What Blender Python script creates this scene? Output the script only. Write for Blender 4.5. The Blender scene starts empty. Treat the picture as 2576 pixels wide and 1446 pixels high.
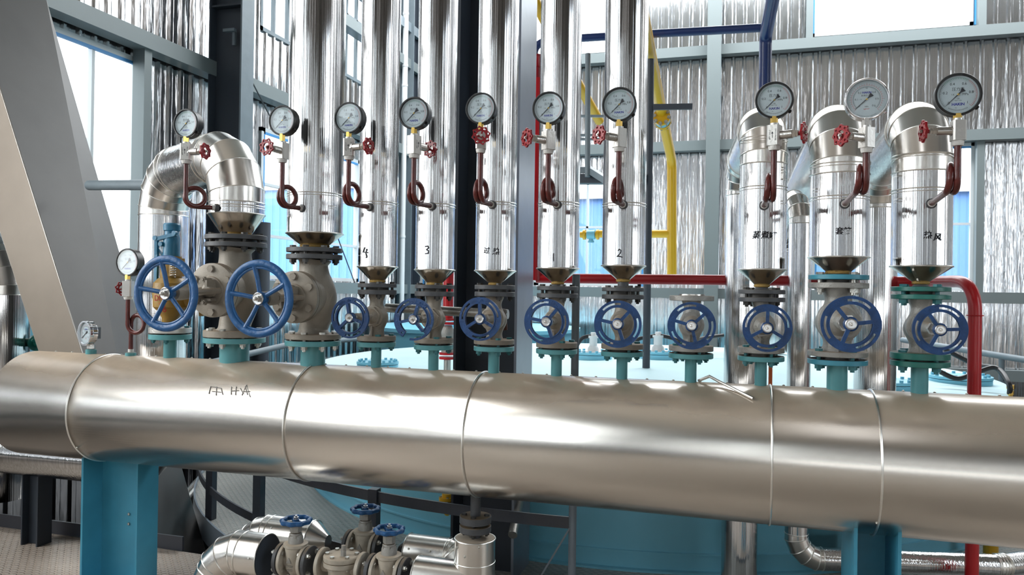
import bpy, math, random
from mathutils import Vector, Matrix
random.seed(7)
sc = bpy.context.scene
COL = sc.collection
PI = math.pi

# ------------------------------------------------------------------ camera
IW, IH, F = 2576, 1446, 1940.0
YAW, PIT, ROL = .289, .004, .015
CAM = Vector((0, 0, 1.55))
def _cam(x, y):
    c, s = math.cos(ROL), math.sin(ROL)
    x, y = c*x - s*y, s*x + c*y
    cp, sp = math.cos(PIT), math.sin(PIT)
    fw, up = cp - y*sp, sp + y*cp
    cy, sy = math.cos(YAW), math.sin(YAW)
    return Vector((x*cy - fw*sy, x*sy + fw*cy, up))
FWD = _cam(0, 0)
RT = (_cam(1, 0) - FWD).normalized()
UP = (_cam(0, 1) - FWD).normalized()
cd = bpy.data.cameras.new('camera')
cam = bpy.data.objects.new('camera', cd)
COL.objects.link(cam)
cam.matrix_world = Matrix.Translation(CAM) @ Matrix((RT, UP, -FWD)).transposed().to_4x4()
cd.sensor_fit = 'HORIZONTAL'; cd.sensor_width = 36
cd.lens = 36*F/IW
cd.clip_end = 200
cd.dof.use_dof = True
cd.dof.focus_distance = 3.1
cd.dof.aperture_fstop = 9
sc.camera = cam
def ray(px, py): return _cam((px - IW/2)/F, -(py - IH/2)/F)
def at(px, py, Y):                       # the point of the plane y = Y seen at a pixel
    d = ray(px, py); return CAM + d*(Y/d.y)
def atx(px, py, X):
    d = ray(px, py); return CAM + d*(X/d.x)
def atz(px, py, Z=0):
    d = ray(px, py); return CAM + d*((Z - CAM.z)/d.z)
def mpp(p): return (Vector(p) - CAM).dot(FWD)/F     # metres per pixel at a point

# ------------------------------------------------------------------ render look, sky, daylight
sc.view_settings.view_transform = 'Standard'
sc.view_settings.look = 'None'
sc.view_settings.gamma = 1
sc.view_settings.use_curve_mapping = False
sc.view_settings.exposure = 0.0
sc.cycles.use_denoising = True
sc.cycles.max_bounces = 8
sc.cycles.diffuse_bounces = 3
sc.cycles.glossy_bounces = 5
sc.cycles.transparent_max_bounces = 12
sc.cycles.caustics_reflective = False
sc.cycles.caustics_refractive = False
sc.cycles.sample_clamp_indirect = 6
wd = bpy.data.worlds.new('sky'); sc.world = wd; wd.use_nodes = True
bg = wd.node_tree.nodes['Background']
bg.inputs[0].default_value = (.93, .96, 1, 1); bg.inputs[1].default_value = 5.0
def area(name, loc, rot, sx, sy, power, col=(1, .97, .93)):
    l = bpy.data.lights.new(name, 'AREA'); l.shape = 'RECTANGLE'; l.size = sx; l.size_y = sy
    l.energy = power; l.color = col
    o = bpy.data.objects.new(name, l); COL.objects.link(o); o.location = loc; o.rotation_euler = rot
    return o
XL, XR, YB, YF, ZC, ZLOW = -5.8, 7.5, 13.0, -7.0, 8.0, -2.5
# daylight standing in the windows beside and behind the photographer, then added ceiling fill
area('daylight_left_window', (XL + .12, 1.3, 4.0), (0, -PI/2, 0), 5.0, 2.6, 230)
area('daylight_left_window', (XL + .12, -3.0, 4.0), (0, -PI/2, 0), 5.0, 4.0, 38)
area('daylight_front_low_window', (2.2, YF + .12, 1.22), (PI/2, 0, 0), 9.0, .42, 36)
area('daylight_right_window', (XR - .12, .1, 3.6), (0, PI/2, 0), 4.6, 2.6, 50, (.80, .88, 1))
area('ceiling_fill', (-.5, -2.0, ZC - .1), (0, 0, 0), 1.2, 4.0, 30, (.97, .98, 1))  # fill lamp hung below the solid ceiling, no skylight there
area('ceiling_fill', (.6, 10.9, ZC - .1), (0, 0, 0), 11.0, 2.4, 1200, (.95, .98, 1))  # fill added under the closed ceiling to brighten tank and platform

# ------------------------------------------------------------------ materials
def mat(name, col, rough=.5, metal=0, bump=0, bscale=60, var=0, vscale=8, stretch=None, spec=None, dust=None, rvar=0, coat=0, col2=None):
    m = bpy.data.materials.new(name); m.use_nodes = True
    nt = m.node_tree; N = nt.nodes; L = nt.links
    b = N['Principled BSDF']
    b.inputs['Base Color'].default_value = (*col, 1)
    b.inputs['Roughness'].default_value = rough
    b.inputs['Metallic'].default_value = metal
    if spec is not None: b.inputs['Specular IOR Level'].default_value = spec
    if coat: b.inputs['Coat Weight'].default_value = coat; b.inputs['Coat Roughness'].default_value = .15
    tc = N.new('ShaderNodeTexCoord'); mp = N.new('ShaderNodeMapping')
    L.new(tc.outputs['Object'], mp.inputs[0])
    if stretch: mp.inputs['Scale'].default_value = stretch
    if var or dust or rvar:
        n = N.new('ShaderNodeTexNoise'); n.inputs['Scale'].default_value = vscale; n.inputs['Detail'].default_value = 5
        L.new(mp.outputs[0], n.inputs['Vector'])
    last = None
    if var or col2:
        mx = N.new('ShaderNodeMix'); mx.data_type = 'RGBA'
        r = N.new('ShaderNodeValToRGB'); r.color_ramp.elements[0].position = .38; r.color_ramp.elements[1].position = .68
        L.new(n.outputs[0], r.inputs[0]); L.new(r.outputs[0], mx.inputs[0])
        mx.inputs[6].default_value = (*col, 1)
        mx.inputs[7].default_value = (*(col2 if col2 else tuple(c*(1 - var) for c in col)), 1)
        L.new(mx.outputs[2], b.inputs['Base Color']); last = mx
    if rvar:
        mr = N.new('ShaderNodeMapRange'); mr.inputs[3].default_value = rough*(1 - rvar); mr.inputs[4].default_value = rough*(1 + rvar)
        mr.inputs[1].default_value = .3; mr.inputs[2].default_value = .7
        L.new(n.outputs[0], mr.inputs[0]); L.new(mr.outputs[0], b.inputs['Roughness'])
    if dust:      # settled dust on what faces up: (colour, how steep, amount)
        dc, lo, amt = dust
        g = N.new('ShaderNodeNewGeometry'); sx = N.new('ShaderNodeSeparateXYZ'); L.new(g.outputs['Normal'], sx.inputs[0])
        m1 = N.new('ShaderNodeMapRange'); m1.inputs[1].default_value = lo; m1.inputs[2].default_value = 1; m1.inputs[4].default_value = amt
        L.new(sx.outputs[2], m1.inputs[0])
        n3 = N.new('ShaderNodeTexNoise'); n3.inputs['Scale'].default_value = 2.2; n3.inputs['Detail'].default_value = 6
        L.new(tc.outputs['Object'], n3.inputs['Vector'])
        m2 = N.new('ShaderNodeMapRange'); m2.inputs[1].default_value = .3; m2.inputs[2].default_value = .6; m2.inputs[3].default_value = .55
        L.new(n3.outputs[0], m2.inputs[0])
        mm = N.new('ShaderNodeMath'); mm.operation = 'MULTIPLY'; L.new(m1.outputs[0], mm.inputs[0]); L.new(m2.outputs[0], mm.inputs[1])
        d = N.new('ShaderNodeBsdfDiffuse'); d.inputs[0].default_value = (*dc, 1)
        ms = N.new('ShaderNodeMixShader'); L.new(mm.outputs[0], ms.inputs[0]); L.new(b.outputs[0], ms.inputs[1]); L.new(d.outputs[0], ms.inputs[2])
        L.new(ms.outputs[0], N['Material Output'].inputs[0])
    if bump:
        n2 = N.new('ShaderNodeTexNoise'); n2.inputs['Scale'].default_value = bscale; n2.inputs['Detail'].default_value = 3
        L.new(mp.outputs[0], n2.inputs['Vector'])
        bp = N.new('ShaderNodeBump'); bp.inputs['Strength'].default_value = bump; bp.inputs['Distance'].default_value = .01
        L.new(n2.outputs[0], bp.inputs['Height']); L.new(bp.outputs[0], b.inputs['Normal'])
    return m
M = {}
M['clad'] = mat('polished_aluminium', (.70, .697, .70), .07, 1, .22, 1.0, stretch=(120, 120, .09), var=.3, vscale=1.2)
M['cladx'] = mat('polished_aluminium_bends', (.70, .675, .64), .24, 1, 0, 5, rvar=.15)
M['cone'] = mat('dull_aluminium_cone', (.62, .58, .52), .2, 1, .12, 14, var=.25, vscale=20)
M['header'] = mat('dusty_aluminium', (.66, .625, .58), .23, 1, .012, 1.2, stretch=(.25, 3, 3), var=.1, vscale=1.5, rvar=.18, dust=((.50, .40, .30), .3, .8))
M['stain'] = mat('smudges', (.30, .29, .28), .5)
M['band'] = mat('seam_bead', (.82, .80, .76), .3, 1)
M['valve'] = mat('cast_valve_paint', (.31, .272, .222), .5, .12, .16, 180, var=.3, vscale=9, dust=((.33, .25, .18), .5, .75))
M['valve2'] = mat('grey_valve_paint', (.35, .34, .315), .42, .15, .25, 130, var=.25, vscale=14, dust=((.33, .25, .18), .5, .8))
M['dark'] = mat('dark_grey_flange_paint', (.075, .078, .085), .5, 0, .1, 90, var=.2, dust=((.25, .18, .11), .6, .8))
M['blue'] = mat('blue_wheel_paint', (.004, .052, .185), .42, 0, .3, 90, var=.35, vscale=40)
M['blueb'] = mat('blue_big_wheel_paint', (.010, .098, .28), .42, 0, .25, 70, var=.3, vscale=30)
M['teal'] = mat('teal_nozzle_paint', (.10, .34, .365), .38, 0, .06, 50, var=.15, dust=((.2, .12, .08), .75, .9))
M['tealb'] = mat('teal_bright_paint', (.06, .31, .42), .38, 0, .06, 50, var=.15, dust=((.2, .12, .08), .75, .9))
M['green'] = mat('green_flange_paint', (.012, .17, .14), .35, 0, .1, 60, var=.3, dust=((.22, .18, .13), .75, .8))
M['zinc'] = mat('zinc_bolt', (.55, .54, .5), .35, 1, .2, 200, var=.4, vscale=60)
M['blackbolt'] = mat('black_bolt', (.05, .048, .045), .45, .5)
M['tealbolt'] = mat('painted_bolt', (.03, .17, .19), .4, .1)
M['steel'] = mat('stem_steel', (.55, .53, .5), .28, 1, .1, 150)
M['plate'] = mat('name_plate', (.6, .6, .6), .3, 1)
M['mark'] = mat('black_marking', (.012, .012, .02), .5)
M['whitemark'] = mat('chalk_marking', (.62, .58, .52), .8)
M['brass'] = mat('brass', (.66, .44, .12), .28, 1)
M['block'] = mat('satin_valve_block', (.50, .485, .46), .38, .75, .1, 100)
M['tape'] = mat('white_thread_tape', (.75, .74, .71), .7, 0, .3, 150)
M['maroon'] = mat('maroon_tube_paint', (.115, .016, .013), .3, 0, .2, 60, var=.4, vscale=30)
M['redknob'] = mat('red_knob_paint', (.28, .008, .014), .28, 0, .1, 90)
M['gblack'] = mat('gauge_black', (.008, .008, .009), .42)
M['chrome'] = mat('chrome_case', (.8, .8, .82), .12, 1)
M['dial'] = mat('dial_white', (.60, .66, .68), .5)
M['dialred'] = mat('dial_red', (.6, .03, .03), .5)
M['dialgreen'] = mat('dial_green', (.02, .25, .12), .5)
M['dialblue'] = mat('dial_blue', (.015, .02, .3), .5)
M['redpipe'] = mat('red_pipe_paint', (.50, .008, .014), .3, 0, .03, 20)
M['yellow'] = mat('yellow_pipe_paint', (.75, .42, .015), .35, 0, .03, 20)
M['navy'] = mat('navy_pipe_paint', (.01, .03, .13), .3, 0, .03, 20)
M['ochre'] = mat('ochre_valve_paint', (.33, .19, .03), .4, 0, .15, 80, var=.3)
M['cyan'] = mat('petrol_blue_paint', (.02, .17, .30), .4, 0, .15, 80, var=.25)
M['tank'] = mat('tank_blue_paint', (.22, .58, .74), .38, 0, .05, 8, var=.12, vscale=1.5)
M['tanktop'] = mat('tank_top_lit_paint', (.58, .82, .88), .5, 0, .05, 8, var=.08, vscale=1.5)  # tank paint made paler: light falling on the lid put into colour
M['support'] = mat('support_blue_paint', (.06, .31, .45), .4, 0, .05, 12, var=.15, vscale=5)
M['colgrey'] = mat('column_blue_grey_paint', (.19, .235, .265), .42, 0, .05, 30, var=.1)
M['coldark'] = mat('column_shade_and_dark_paint', (.035, .045, .06), .5, 0, .05, 30)  # near-black holds the recess shade of column webs; also dark steel parts
M['colmid'] = mat('column_lit_face_paint', (.27, .30, .36), .3, .2, .12, 9, var=.15, vscale=3)  # lit copy of the column paint for the brighter flange face
M['girt'] = mat('girt_paint', (.20, .235, .24), .45, .1, .03, 30)
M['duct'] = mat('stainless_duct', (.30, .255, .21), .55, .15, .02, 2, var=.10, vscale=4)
M['ductshade'] = mat('stainless_duct_shaded', (.125, .123, .12), .5, .3, .02, 2, var=.12, vscale=3)  # same steel as the front panel, side shade put into the colour
M['wallsheet'] = mat('profiled_galvanised_sheet', (.88, .89, .91), .16, 1, 1.0, 1.5, stretch=(9, 9, 1.2), var=.1, vscale=2)
M['fsheet'] = mat('unseen_wall_sheet', (.55, .54, .53), .2, .9, .3, 2, stretch=(5, 5, 1), var=.3, vscale=2)  # unseen walls: tone and variation set for streaks reflected in the risers
M['capdust'] = mat('dusty_cap_plate', (.55, .46, .36), .6, .2, .02, 10, var=.15)
M['valve3'] = mat('pale_valve_paint', (.52, .47, .39), .45, .1, .12, 160, var=.3, vscale=18, dust=((.45, .35, .25), .5, .8))
M['ceil'] = mat('ceiling_sheet', (.62, .57, .51), .6)
M['wframe'] = mat('white_window_frame', (.72, .76, .78), .4)
M['bframe'] = mat('blue_window_film', (.08, .35, .75), .4)
M['bwall'] = mat('blue_building_sheet', (.20, .42, .85), .5, 0, .1, 3)
M['bwhite'] = mat('white_building_trim', (.8, .8, .8), .6)
M['rubber'] = mat('black_hose', (.01, .01, .012), .4)
M['galv'] = mat('galvanised_tube', (.45, .43, .4), .35, .9, .2, 60, var=.3)
M['rail'] = mat('rail_dark_paint', (.05, .055, .07), .4)
M['railgrey'] = mat('rail_grey_paint', (.20, .24, .28), .4)
M['orange'] = mat('orange_paint', (.75, .12, .03), .4)
M['rust'] = mat('rusty_lever', (.12, .05, .03), .6, .3, .3, 60, var=.4)
M['insul'] = mat('yellow_insulation', (.42, .27, .08), .9, 0, .6, 90)
M['concrete'] = mat('lower_floor_concrete', (.12, .12, .12), .7)

def floor_mat(name, c1, c2, rough):
    m = bpy.data.materials.new(name); m.use_nodes = True
    nt = m.node_tree; N = nt.nodes; L = nt.links; b = N['Principled BSDF']
    b.inputs['Roughness'].default_value = rough; b.inputs['Metallic'].default_value = .12
    tc = N.new('ShaderNodeTexCoord')
    n = N.new('ShaderNodeTexNoise'); n.inputs['Scale'].default_value = 3; n.inputs['Detail'].default_value = 6
    L.new(tc.outputs['Object'], n.inputs['Vector'])
    mx = N.new('ShaderNodeMix'); mx.data_type = 'RGBA'; L.new(n.outputs[0], mx.inputs[0])
    mx.inputs[6].default_value = (*c1, 1); mx.inputs[7].default_value = (*c2, 1); L.new(mx.outputs[2], b.inputs['Base Color'])
    # tear-drop tread pattern: two crossed, stretched, offset dot grids
    hs = []
    for rot, off in ((PI/4, 0), (-PI/4, .5)):
        mp = N.new('ShaderNodeMapping'); mp.inputs['Rotation'].default_value = (0, 0, 0)
        mp.inputs['Scale'].default_value = (20, 20, 1); mp.inputs['Location'].default_value = (off, off, 0)
        L.new(tc.outputs['Object'], mp.inputs[0])
        fr = N.new('ShaderNodeVectorMath'); fr.operation = 'FRACTION'; L.new(mp.outputs[0], fr.inputs[0])
        sb = N.new('ShaderNodeVectorMath'); sb.operation = 'SUBTRACT'; sb.inputs[1].default_value = (.5, .5, 0); L.new(fr.outputs[0], sb.inputs[0])
        m2 = N.new('ShaderNodeMapping'); m2.inputs['Rotation'].default_value = (0, 0, rot); m2.inputs['Scale'].default_value = (2.4, 6.0, 0)
        L.new(sb.outputs[0], m2.inputs[0])
        ln = N.new('ShaderNodeVectorMath'); ln.operation = 'LENGTH'; L.new(m2.outputs[0], ln.inputs[0])
        mr = N.new('ShaderNodeMapRange'); mr.inputs[1].default_value = 1; mr.inputs[2].default_value = .6
        L.new(ln.outputs['Value'], mr.inputs[0]); hs.append(mr)
    ad = N.new('ShaderNodeMath'); ad.operation = 'MAXIMUM'; L.new(hs[0].outputs[0], ad.inputs[0]); L.new(hs[1].outputs[0], ad.inputs[1])
    bp = N.new('ShaderNodeBump'); bp.inputs['Strength'].default_value = 1; bp.inputs['Distance'].default_value = .012
    wr = N.new('ShaderNodeMix'); wr.data_type = 'RGBA'; wf = N.new('ShaderNodeMath'); wf.operation = 'MULTIPLY'; wf.inputs[1].default_value = .45; L.new(ad.outputs[0], wf.inputs[0]); L.new(wf.outputs[0], wr.inputs[0])
    L.new(mx.outputs[2], wr.inputs[6]); wr.inputs[7].default_value = (.75, .70, .64, 1); L.new(wr.outputs[2], b.inputs['Base Color'])
    L.new(ad.outputs[0], bp.inputs['Height']); L.new(bp.outputs[0], b.inputs['Normal'])
    return m
M['tread'] = floor_mat('dusty_tread_plate', (.55, .46, .38), (.38, .31, .26), .45)
M['treadg'] = floor_mat('grey_tread_plate', (.42, .43, .41), (.33, .33, .31), .5)

def glass_mat(name, tint=(1, 1, 1), refl=.04):
    m = bpy.data.materials.new(name); m.use_nodes = True
    N = m.node_tree.nodes; L = m.node_tree.links
    N.remove(N['Principled BSDF'])
    t = N.new('ShaderNodeBsdfTransparent'); t.inputs[0].default_value = (*tint, 1)
    g = N.new('ShaderNodeBsdfGlossy'); g.inputs['Roughness'].default_value = .02
    lw = N.new('ShaderNodeLayerWeight'); pw = N.new('ShaderNodeMath'); pw.operation = 'POWER'; pw.inputs[1].default_value = 5
    L.new(lw.outputs['Facing'], pw.inputs[0]); ma = N.new('ShaderNodeMath'); ma.operation = 'MULTIPLY_ADD'; L.new(pw.outputs[0], ma.inputs[0])
    ma.inputs[1].default_value = refl*8; ma.inputs[2].default_value = refl
    ms = N.new('ShaderNodeMixShader'); L.new(ma.outputs[0], ms.inputs[0]); L.new(t.outputs[0], ms.inputs[1]); L.new(g.outputs[0], ms.inputs[2])
    L.new(ms.outputs[0], N['Material Output'].inputs[0])
    return m
M['glass'] = glass_mat('window_glass', (.94, .97, .97))
M['gglass'] = glass_mat('gauge_glass', (.95, .97, .98), .03)

# ------------------------------------------------------------------ mesh kit
def fr(o, d, up=(0, 0, 1)):              # frame whose z axis runs along d
    z = Vector(d).normalized(); u = Vector(up)
    if abs(z.dot(u)) > .97: u = Vector((0, 1, 0))
    x = u.cross(z).normalized(); y = z.cross(x)
    return Matrix.Translation(Vector(o)) @ Matrix((x, y, z)).transposed().to_4x4()
T = Matrix.Translation
class MB:
    def __init__(s): s.v = []; s.f = []
    def add(s, v, f, m=None):
        b = len(s.v)
        s.v += [tuple(m @ Vector(p)) for p in v] if m is not None else [tuple(p) for p in v]
        s.f += [tuple(i + b for i in q) for q in f]; return s
    def box(s, c, d, m=None):
        x, y, z = c; a, b, h = d[0]/2, d[1]/2, d[2]/2
        v = [(x+i*a, y+j*b, z+k*h) for k in (-1, 1) for j in (-1, 1) for i in (-1, 1)]
        return s.add(v, [(0, 2, 3, 1), (4, 5, 7, 6), (0, 1, 5, 4), (2, 6, 7, 3), (0, 4, 6, 2), (1, 3, 7, 5)], m)
    def lathe(s, prof, n=32, m=None, close=False, ph=0):
        v = []; f = []; k = len(prof)
        for (r, z) in prof:
            for i in range(n):
                a = 2*PI*i/n + ph; v.append((r*math.cos(a), r*math.sin(a), z))
        for j in range(k if close else k - 1):
            j2 = (j + 1) % k
            for i in range(n):
                i2 = (i + 1) % n; f.append((j*n+i, j*n+i2, j2*n+i2, j2*n+i))
        if not close:
            if prof[0][0] > 1e-6: f.append(tuple(range(n))[::-1])
            if prof[-1][0] > 1e-6: f.append(tuple((k-1)*n + i for i in range(n)))
        return s.add(v, f, m)
    def cyl(s, r, z0, z1, n=24, m=None, ph=0): return s.lathe([(r, z0), (r, z1)], n, m, ph=ph)
    def hex(s, r, z0, z1, m=None, ph=0): return s.cyl(r, z0, z1, 6, m, ph)
    def tube(s, pts, r, n=12, closed=False, cap=True, m=None):
        P = [Vector(p) for p in pts]; k = len(P); rr = r if isinstance(r, (list, tuple)) else [r]*k
        tan = []
        for i in range(k):
            a = P[i-1] if (i > 0 or closed) else P[i]; b = P[(i+1) % k] if (i < k-1 or closed) else P[i]
            t1 = (P[i]-a); t2 = (b-P[i])
            t = (t1.normalized() if t1.length > 1e-9 else Vector()) + (t2.normalized() if t2.length > 1e-9 else Vector())
            tan.append(t.normalized())
        u = Vector((0, 0, 1)) if abs(tan[0].z) < .9 else Vector((1, 0, 0))
        x = (u - tan[0]*u.dot(tan[0])).normalized(); v = []; f = []
        for i in range(k):
            x = (x - tan[i]*x.dot(tan[i])).normalized(); y = tan[i].cross(x)
            # mitre: stretch along the bend
            st = Vector(); sc_ = 1
            if 0 < i < k-1 or closed:
                t1 = (P[i]-P[i-1]).normalized(); t2 = (P[(i+1) % k]-P[i]).normalized()
                bd = t2 - t1 if t1.length > .5 and t2.length > .5 else Vector()
                if bd.length > 1e-4: st = bd.normalized(); sc_ = 1/max(.5, math.cos(t1.angle(t2)/2))
            for j in range(n):
                a = 2*PI*j/n; d = (x*math.cos(a) + y*math.sin(a))*rr[i]
                d += st*(d.dot(st)*(sc_-1))
                v.append(tuple(P[i] + d))
        for i in range(k if closed else k-1):
            i2 = (i+1) % k
            for j in range(n):
                j2 = (j+1) % n; f.append((i*n+j, i*n+j2, i2*n+j2, i2*n+j))
        if cap and not closed:
            f.append(tuple(range(n))[::-1]); f.append(tuple((k-1)*n + j for j in range(n)))
        return s.add(v, f, m)
    def ring(s, R, r, n=48, k=8, m=None):
        return s.lathe([(R + r*math.cos(2*PI*i/k), r*math.sin(2*PI*i/k)) for i in range(k)], n, m, close=True)
    def prism(s, poly, z0, z1, m=None):
        n = len(poly); v = [(x, y, z0) for x, y in poly] + [(x, y, z1) for x, y in poly]
        f = [tuple(range(n))[::-1], tuple(range(n, 2*n))] + [(i, (i+1) % n, n+(i+1) % n, n+i) for i in range(n)]
        return s.add(v, f, m)
    def beam(s, a, b, w, h, up=(0, 0, 1)):
        a = Vector(a); b = Vector(b); return s.box((0, 0, (b-a).length/2), (w, h, (b-a).length), fr(a, b-a, up))
    def polar(s, radii, n, th, keep, rmod=None, m=None):       # flat ring cut from cells: keep(i, band)
        nb = len(radii)-1; v = []; f = []
        for z in (-th/2, th/2):
            for j, r in enumerate(radii):
                for i in range(n):
                    a = 2*PI*i/n; R = r*(rmod(a, j) if rmod else 1); v.append((R*math.cos(a), R*math.sin(a), z))
        o = (nb+1)*n; K = lambda i, j: 0 <= j < nb and keep(i % n, j)
        for j in range(nb):
            for i in range(n):
                if not K(i, j): continue
                i2 = (i+1) % n; a, b, c, d = j*n+i, j*n+i2, (j+1)*n+i2, (j+1)*n+i
                f += [(a, b, c, d), (a+o, d+o, c+o, b+o)]
                if not K(i, j-1): f.append((a, a+o, b+o, b))
                if not K(i, j+1): f.append((d, c, c+o, d+o))
                if not K(i-1, j): f.append((a, d, d+o, a+o))
                if not K(i+1, j): f.append((b, b+o, c+o, c))
        return s.add(v, f, m)
    def mesh(s, name, sharp=32):
        me = bpy.data.meshes.new(name); me.from_pydata(s.v, [], s.f); me.update()
        me.polygons.foreach_set('use_smooth', [True]*len(me.polygons))
        me.set_sharp_from_angle(angle=math.radians(sharp)); return me
    def build(s, name, m, parent=None, loc=(0, 0, 0), sharp=32, label=None):
        me = s.mesh(name, sharp); me.materials.append(M[m] if isinstance(m, str) else m)
        o = bpy.data.objects.new(name, me); COL.objects.link(o); o.location = loc
        if parent: o.parent = parent
        if label: o['label'] = label
        return o
def thing(name, label, cat, loc=(0, 0, 0), group=None, rot=None):
    o = bpy.data.objects.new(name, None); COL.objects.link(o); o.location = loc; o.empty_display_size = .05
    if rot: o.rotation_euler = rot
    o['label'] = label; o['category'] = cat
    if group: o['group'] = group
    return o
def tag(o, label, cat, group=None):
    o['label'] = label; o['category'] = cat
    if group: o['group'] = group
    return o
def struct(o): o['kind'] = 'structure'; return o
def inst(me, name, parent, mw=None, loc=None):
    o = bpy.data.objects.new(name, me); COL.objects.link(o)
    if parent: o.parent = parent
    if mw is not None: o.matrix_basis = mw
    if loc is not None: o.location = loc
    return o
_fonts = {}
def text_mesh(s, size, extr=.0003, offset=0, mode='CENTER'):
    cu = bpy.data.curves.new('txt', 'FONT'); cu.body = s; cu.size = size; cu.extrude = extr; cu.offset = offset
    cu.align_x = mode; cu.align_y = 'CENTER'; cu.resolution_u = 3
    o = bpy.data.objects.new('txt', cu); COL.objects.link(o)
    dg = bpy.context.evaluated_depsgraph_get(); dg.update()
    me = bpy.data.meshes.new_from_object(o.evaluated_get(dg))
    v = [tuple(p.co) for p in me.vertices]; f = [tuple(p.vertices) for p in me.polygons]
    bpy.data.objects.remove(o); bpy.data.curves.remove(cu); bpy.data.meshes.remove(me)
    return v, f

# ------------------------------------------------------------------ bolts
_bolt = {}
def bolt(parent, p, grip, s, m='zinc', nut='zinc', up=True, d=(0, 0, 1)):
    """hex head above, nut and washer below a clamped pair; p = middle of the grip"""
    key = (round(grip, 3), round(s, 4), m, nut)
    if key not in _bolt:
        b = MB(); h = grip/2
        b.cyl(s*.5, -h - s*1.5, h, 10); b.hex(s*.95, h, h + s*.6, ph=.3)
        b.cyl(s*1.05, -h - s*.15, -h, 16); b.hex(s*.95, -h - s*1.0, -h - s*.15, ph=.1)
        me = b.mesh('flange_bolt'); me.materials.append(M[m]); _bolt[key] = me
    o = inst(_bolt[key], 'flange_bolt', parent)
    mm = fr((0, 0, 0), d).to_3x3().to_4x4()
    o.matrix_basis = T(Vector(p)) @ mm @ Matrix.Rotation(random.uniform(0, 1), 4, 'Z')
    return o
def bolt_ring(parent, c, R, n, grip, s, m='zinc', ph=.4, d=(0, 0, 1)):
    f = fr(c, d) if tuple(d) != (0, 0, 1) else T(Vector(c))
    for i in range(n):
        a = 2*PI*(i + ph)/n
        bolt(parent, f @ Vector((R*math.cos(a), R*math.sin(a), 0)), grip, s, m, d=d)
def flange(b, r, z0, z1, bore, m=None, n=48):
    c = min(.002, (z1-z0)*.15)
    b.lathe([(bore, z0), (r-c, z0), (r, z0+c), (r, z1-c), (r-c, z1), (bore, z1)], n, m)

# ------------------------------------------------------------------ header
D, ZH, RH = 3.225, .919, .27
ZT = ZH + RH
def xh(px, py=1050, Y=None): return at(px, py, D - RH if Y is None else Y).x
X0 = at(-20, 1010, D).x - .25
X1 = 2.2
header = thing('steam_header', 'large dusty aluminium-clad horizontal header cylinder crossing the whole view', 'pipe', (0, D, ZH))
RX = Matrix.Rotation(PI/2, 4, 'Y')
b = MB(); xl = at(72, 876, D).x
b.lathe([(0, xl - .05), (.16, xl - .035), (RH-.05, xl-.01), (RH, xl + .04), (RH, X1)], 128, RX)
b.build('cladding', 'header', header, sharp=50)
seams = [xh(166), xh(712), xh(1163), xh(1944), xh(2222)]
for x in seams:
    MB().ring(RH + .0012, .0042, 128, 8, T((x, 0, 0)) @ RX).build('seam_band', 'band', header)
# row of tapping screws along the top joint of the jacket
sm = MB(); sm.cyl(.0055, 0, .0025, 10); sm.lathe([(.0045, .002), (.0035, .0045), (0, .0055)], 10)
sme = sm.mesh('jacket_screw'); sme.materials.append(M['zinc'])
x = xl + .15
while x < 1.15:
    a = math.radians(97); inst(sme, 'jacket_screw', header, loc=(x, -RH*math.cos(a) , RH*math.sin(a))); x += .108
for x, a in ((seams[0] + .012, -38), (seams[4] - .005, -42)):
    y, z = -RH*math.cos(math.radians(a)), RH*math.sin(math.radians(a))
    inst(sme, 'jacket_screw', header, mw=fr((x, y, z), (0, y, z)))
# worn scrawl and scuffs on the jacket
def on_header(px, py):                     # point of the header skin seen at a pixel
    d = ray(px, py); o = CAM - Vector((0, D, ZH))
    a = d.y**2 + d.z**2; bb = 2*(o.y*d.y + o.z*d.z); c = o.y**2 + o.z**2 - (RH+.0012)**2
    q = bb*bb - 4*a*c
    if q < 0: return None
    return o + d*((-bb - math.sqrt(q))/(2*a))
def scrawl(strokes, w, m, name):
    b = MB()
    for st in strokes:
        pts = [on_header(*p) for p in st]; pts = [p for p in pts if p]
        if len(pts) > 1: b.tube(pts, w, 5)
    return b.build(name, m, header)
scrawl([[(525, 990), (530, 972), (556, 976), (560, 992)], [(533, 984), (555, 986)], [(545, 972), (543, 994)], [(582, 972), (581, 992)], [(594, 972), (592, 993)], [(582, 983), (600, 982)],
        [(608, 994), (620, 968), (629, 998)], [(612, 985), (628, 984)], [(616, 972), (622, 992)], [(604, 976), (612, 990)]], .0016, 'stain', 'faded_marking')

# columns on the header: pixel readings -> metres
def zc(px, py): return at(px, py, D).z
def rc(px, wpx, py): return wpx/2*mpp(at(px, py, D))
cols = {}
def column_dims(k, x, ys, W, stubW):
    r = rc(x, W, ys[1]); X = at(x, ys[1], D).x
    cols[k] = dict(X=X, r=r, rs=rc(x, stubW, 930), z=[zc(x, y) for y in ys])
#            key    x      teal_t teal_b  vl_t  vl_b   vu_t  vu_b   ru_t  ru_b   W  stub
column_dims('c2', 428,   (839.6, 852.7, 823.6, 836.7), 101, 31)
column_dims('c3', 590,   (848, 861, 830, 846, 611, 622.5, 592.4, 604), 150, 71)
column_dims('c4', 787.5, (855, 868, 838.5, 851.5, 640.5, 652.5, 624, 635), 138, 61)
column_dims('c5', 946.8, (859, 871, 844, 856, 728.8, 740.6, 713, 723), 97, 25.5)
column_dims('c6', 1090.8,(866, 878, 850, 862, 733, 745, 716.4, 726), 99, 26)
column_dims('c7', 1242.7,(869.8, 881.8, 853, 865, 733.9, 745.4, 717, 728), 102, 28)
column_dims('c8', 1400.3,(876.7, 888.6, 860, 873, 737.8, 748.9, 719.8, 730), 104, 27.5)
column_dims('c9', 1565,  (882.8, 894.7, 864, 877, 740.6, 752, 723, 732.8), 105.5, 27.7)
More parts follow.
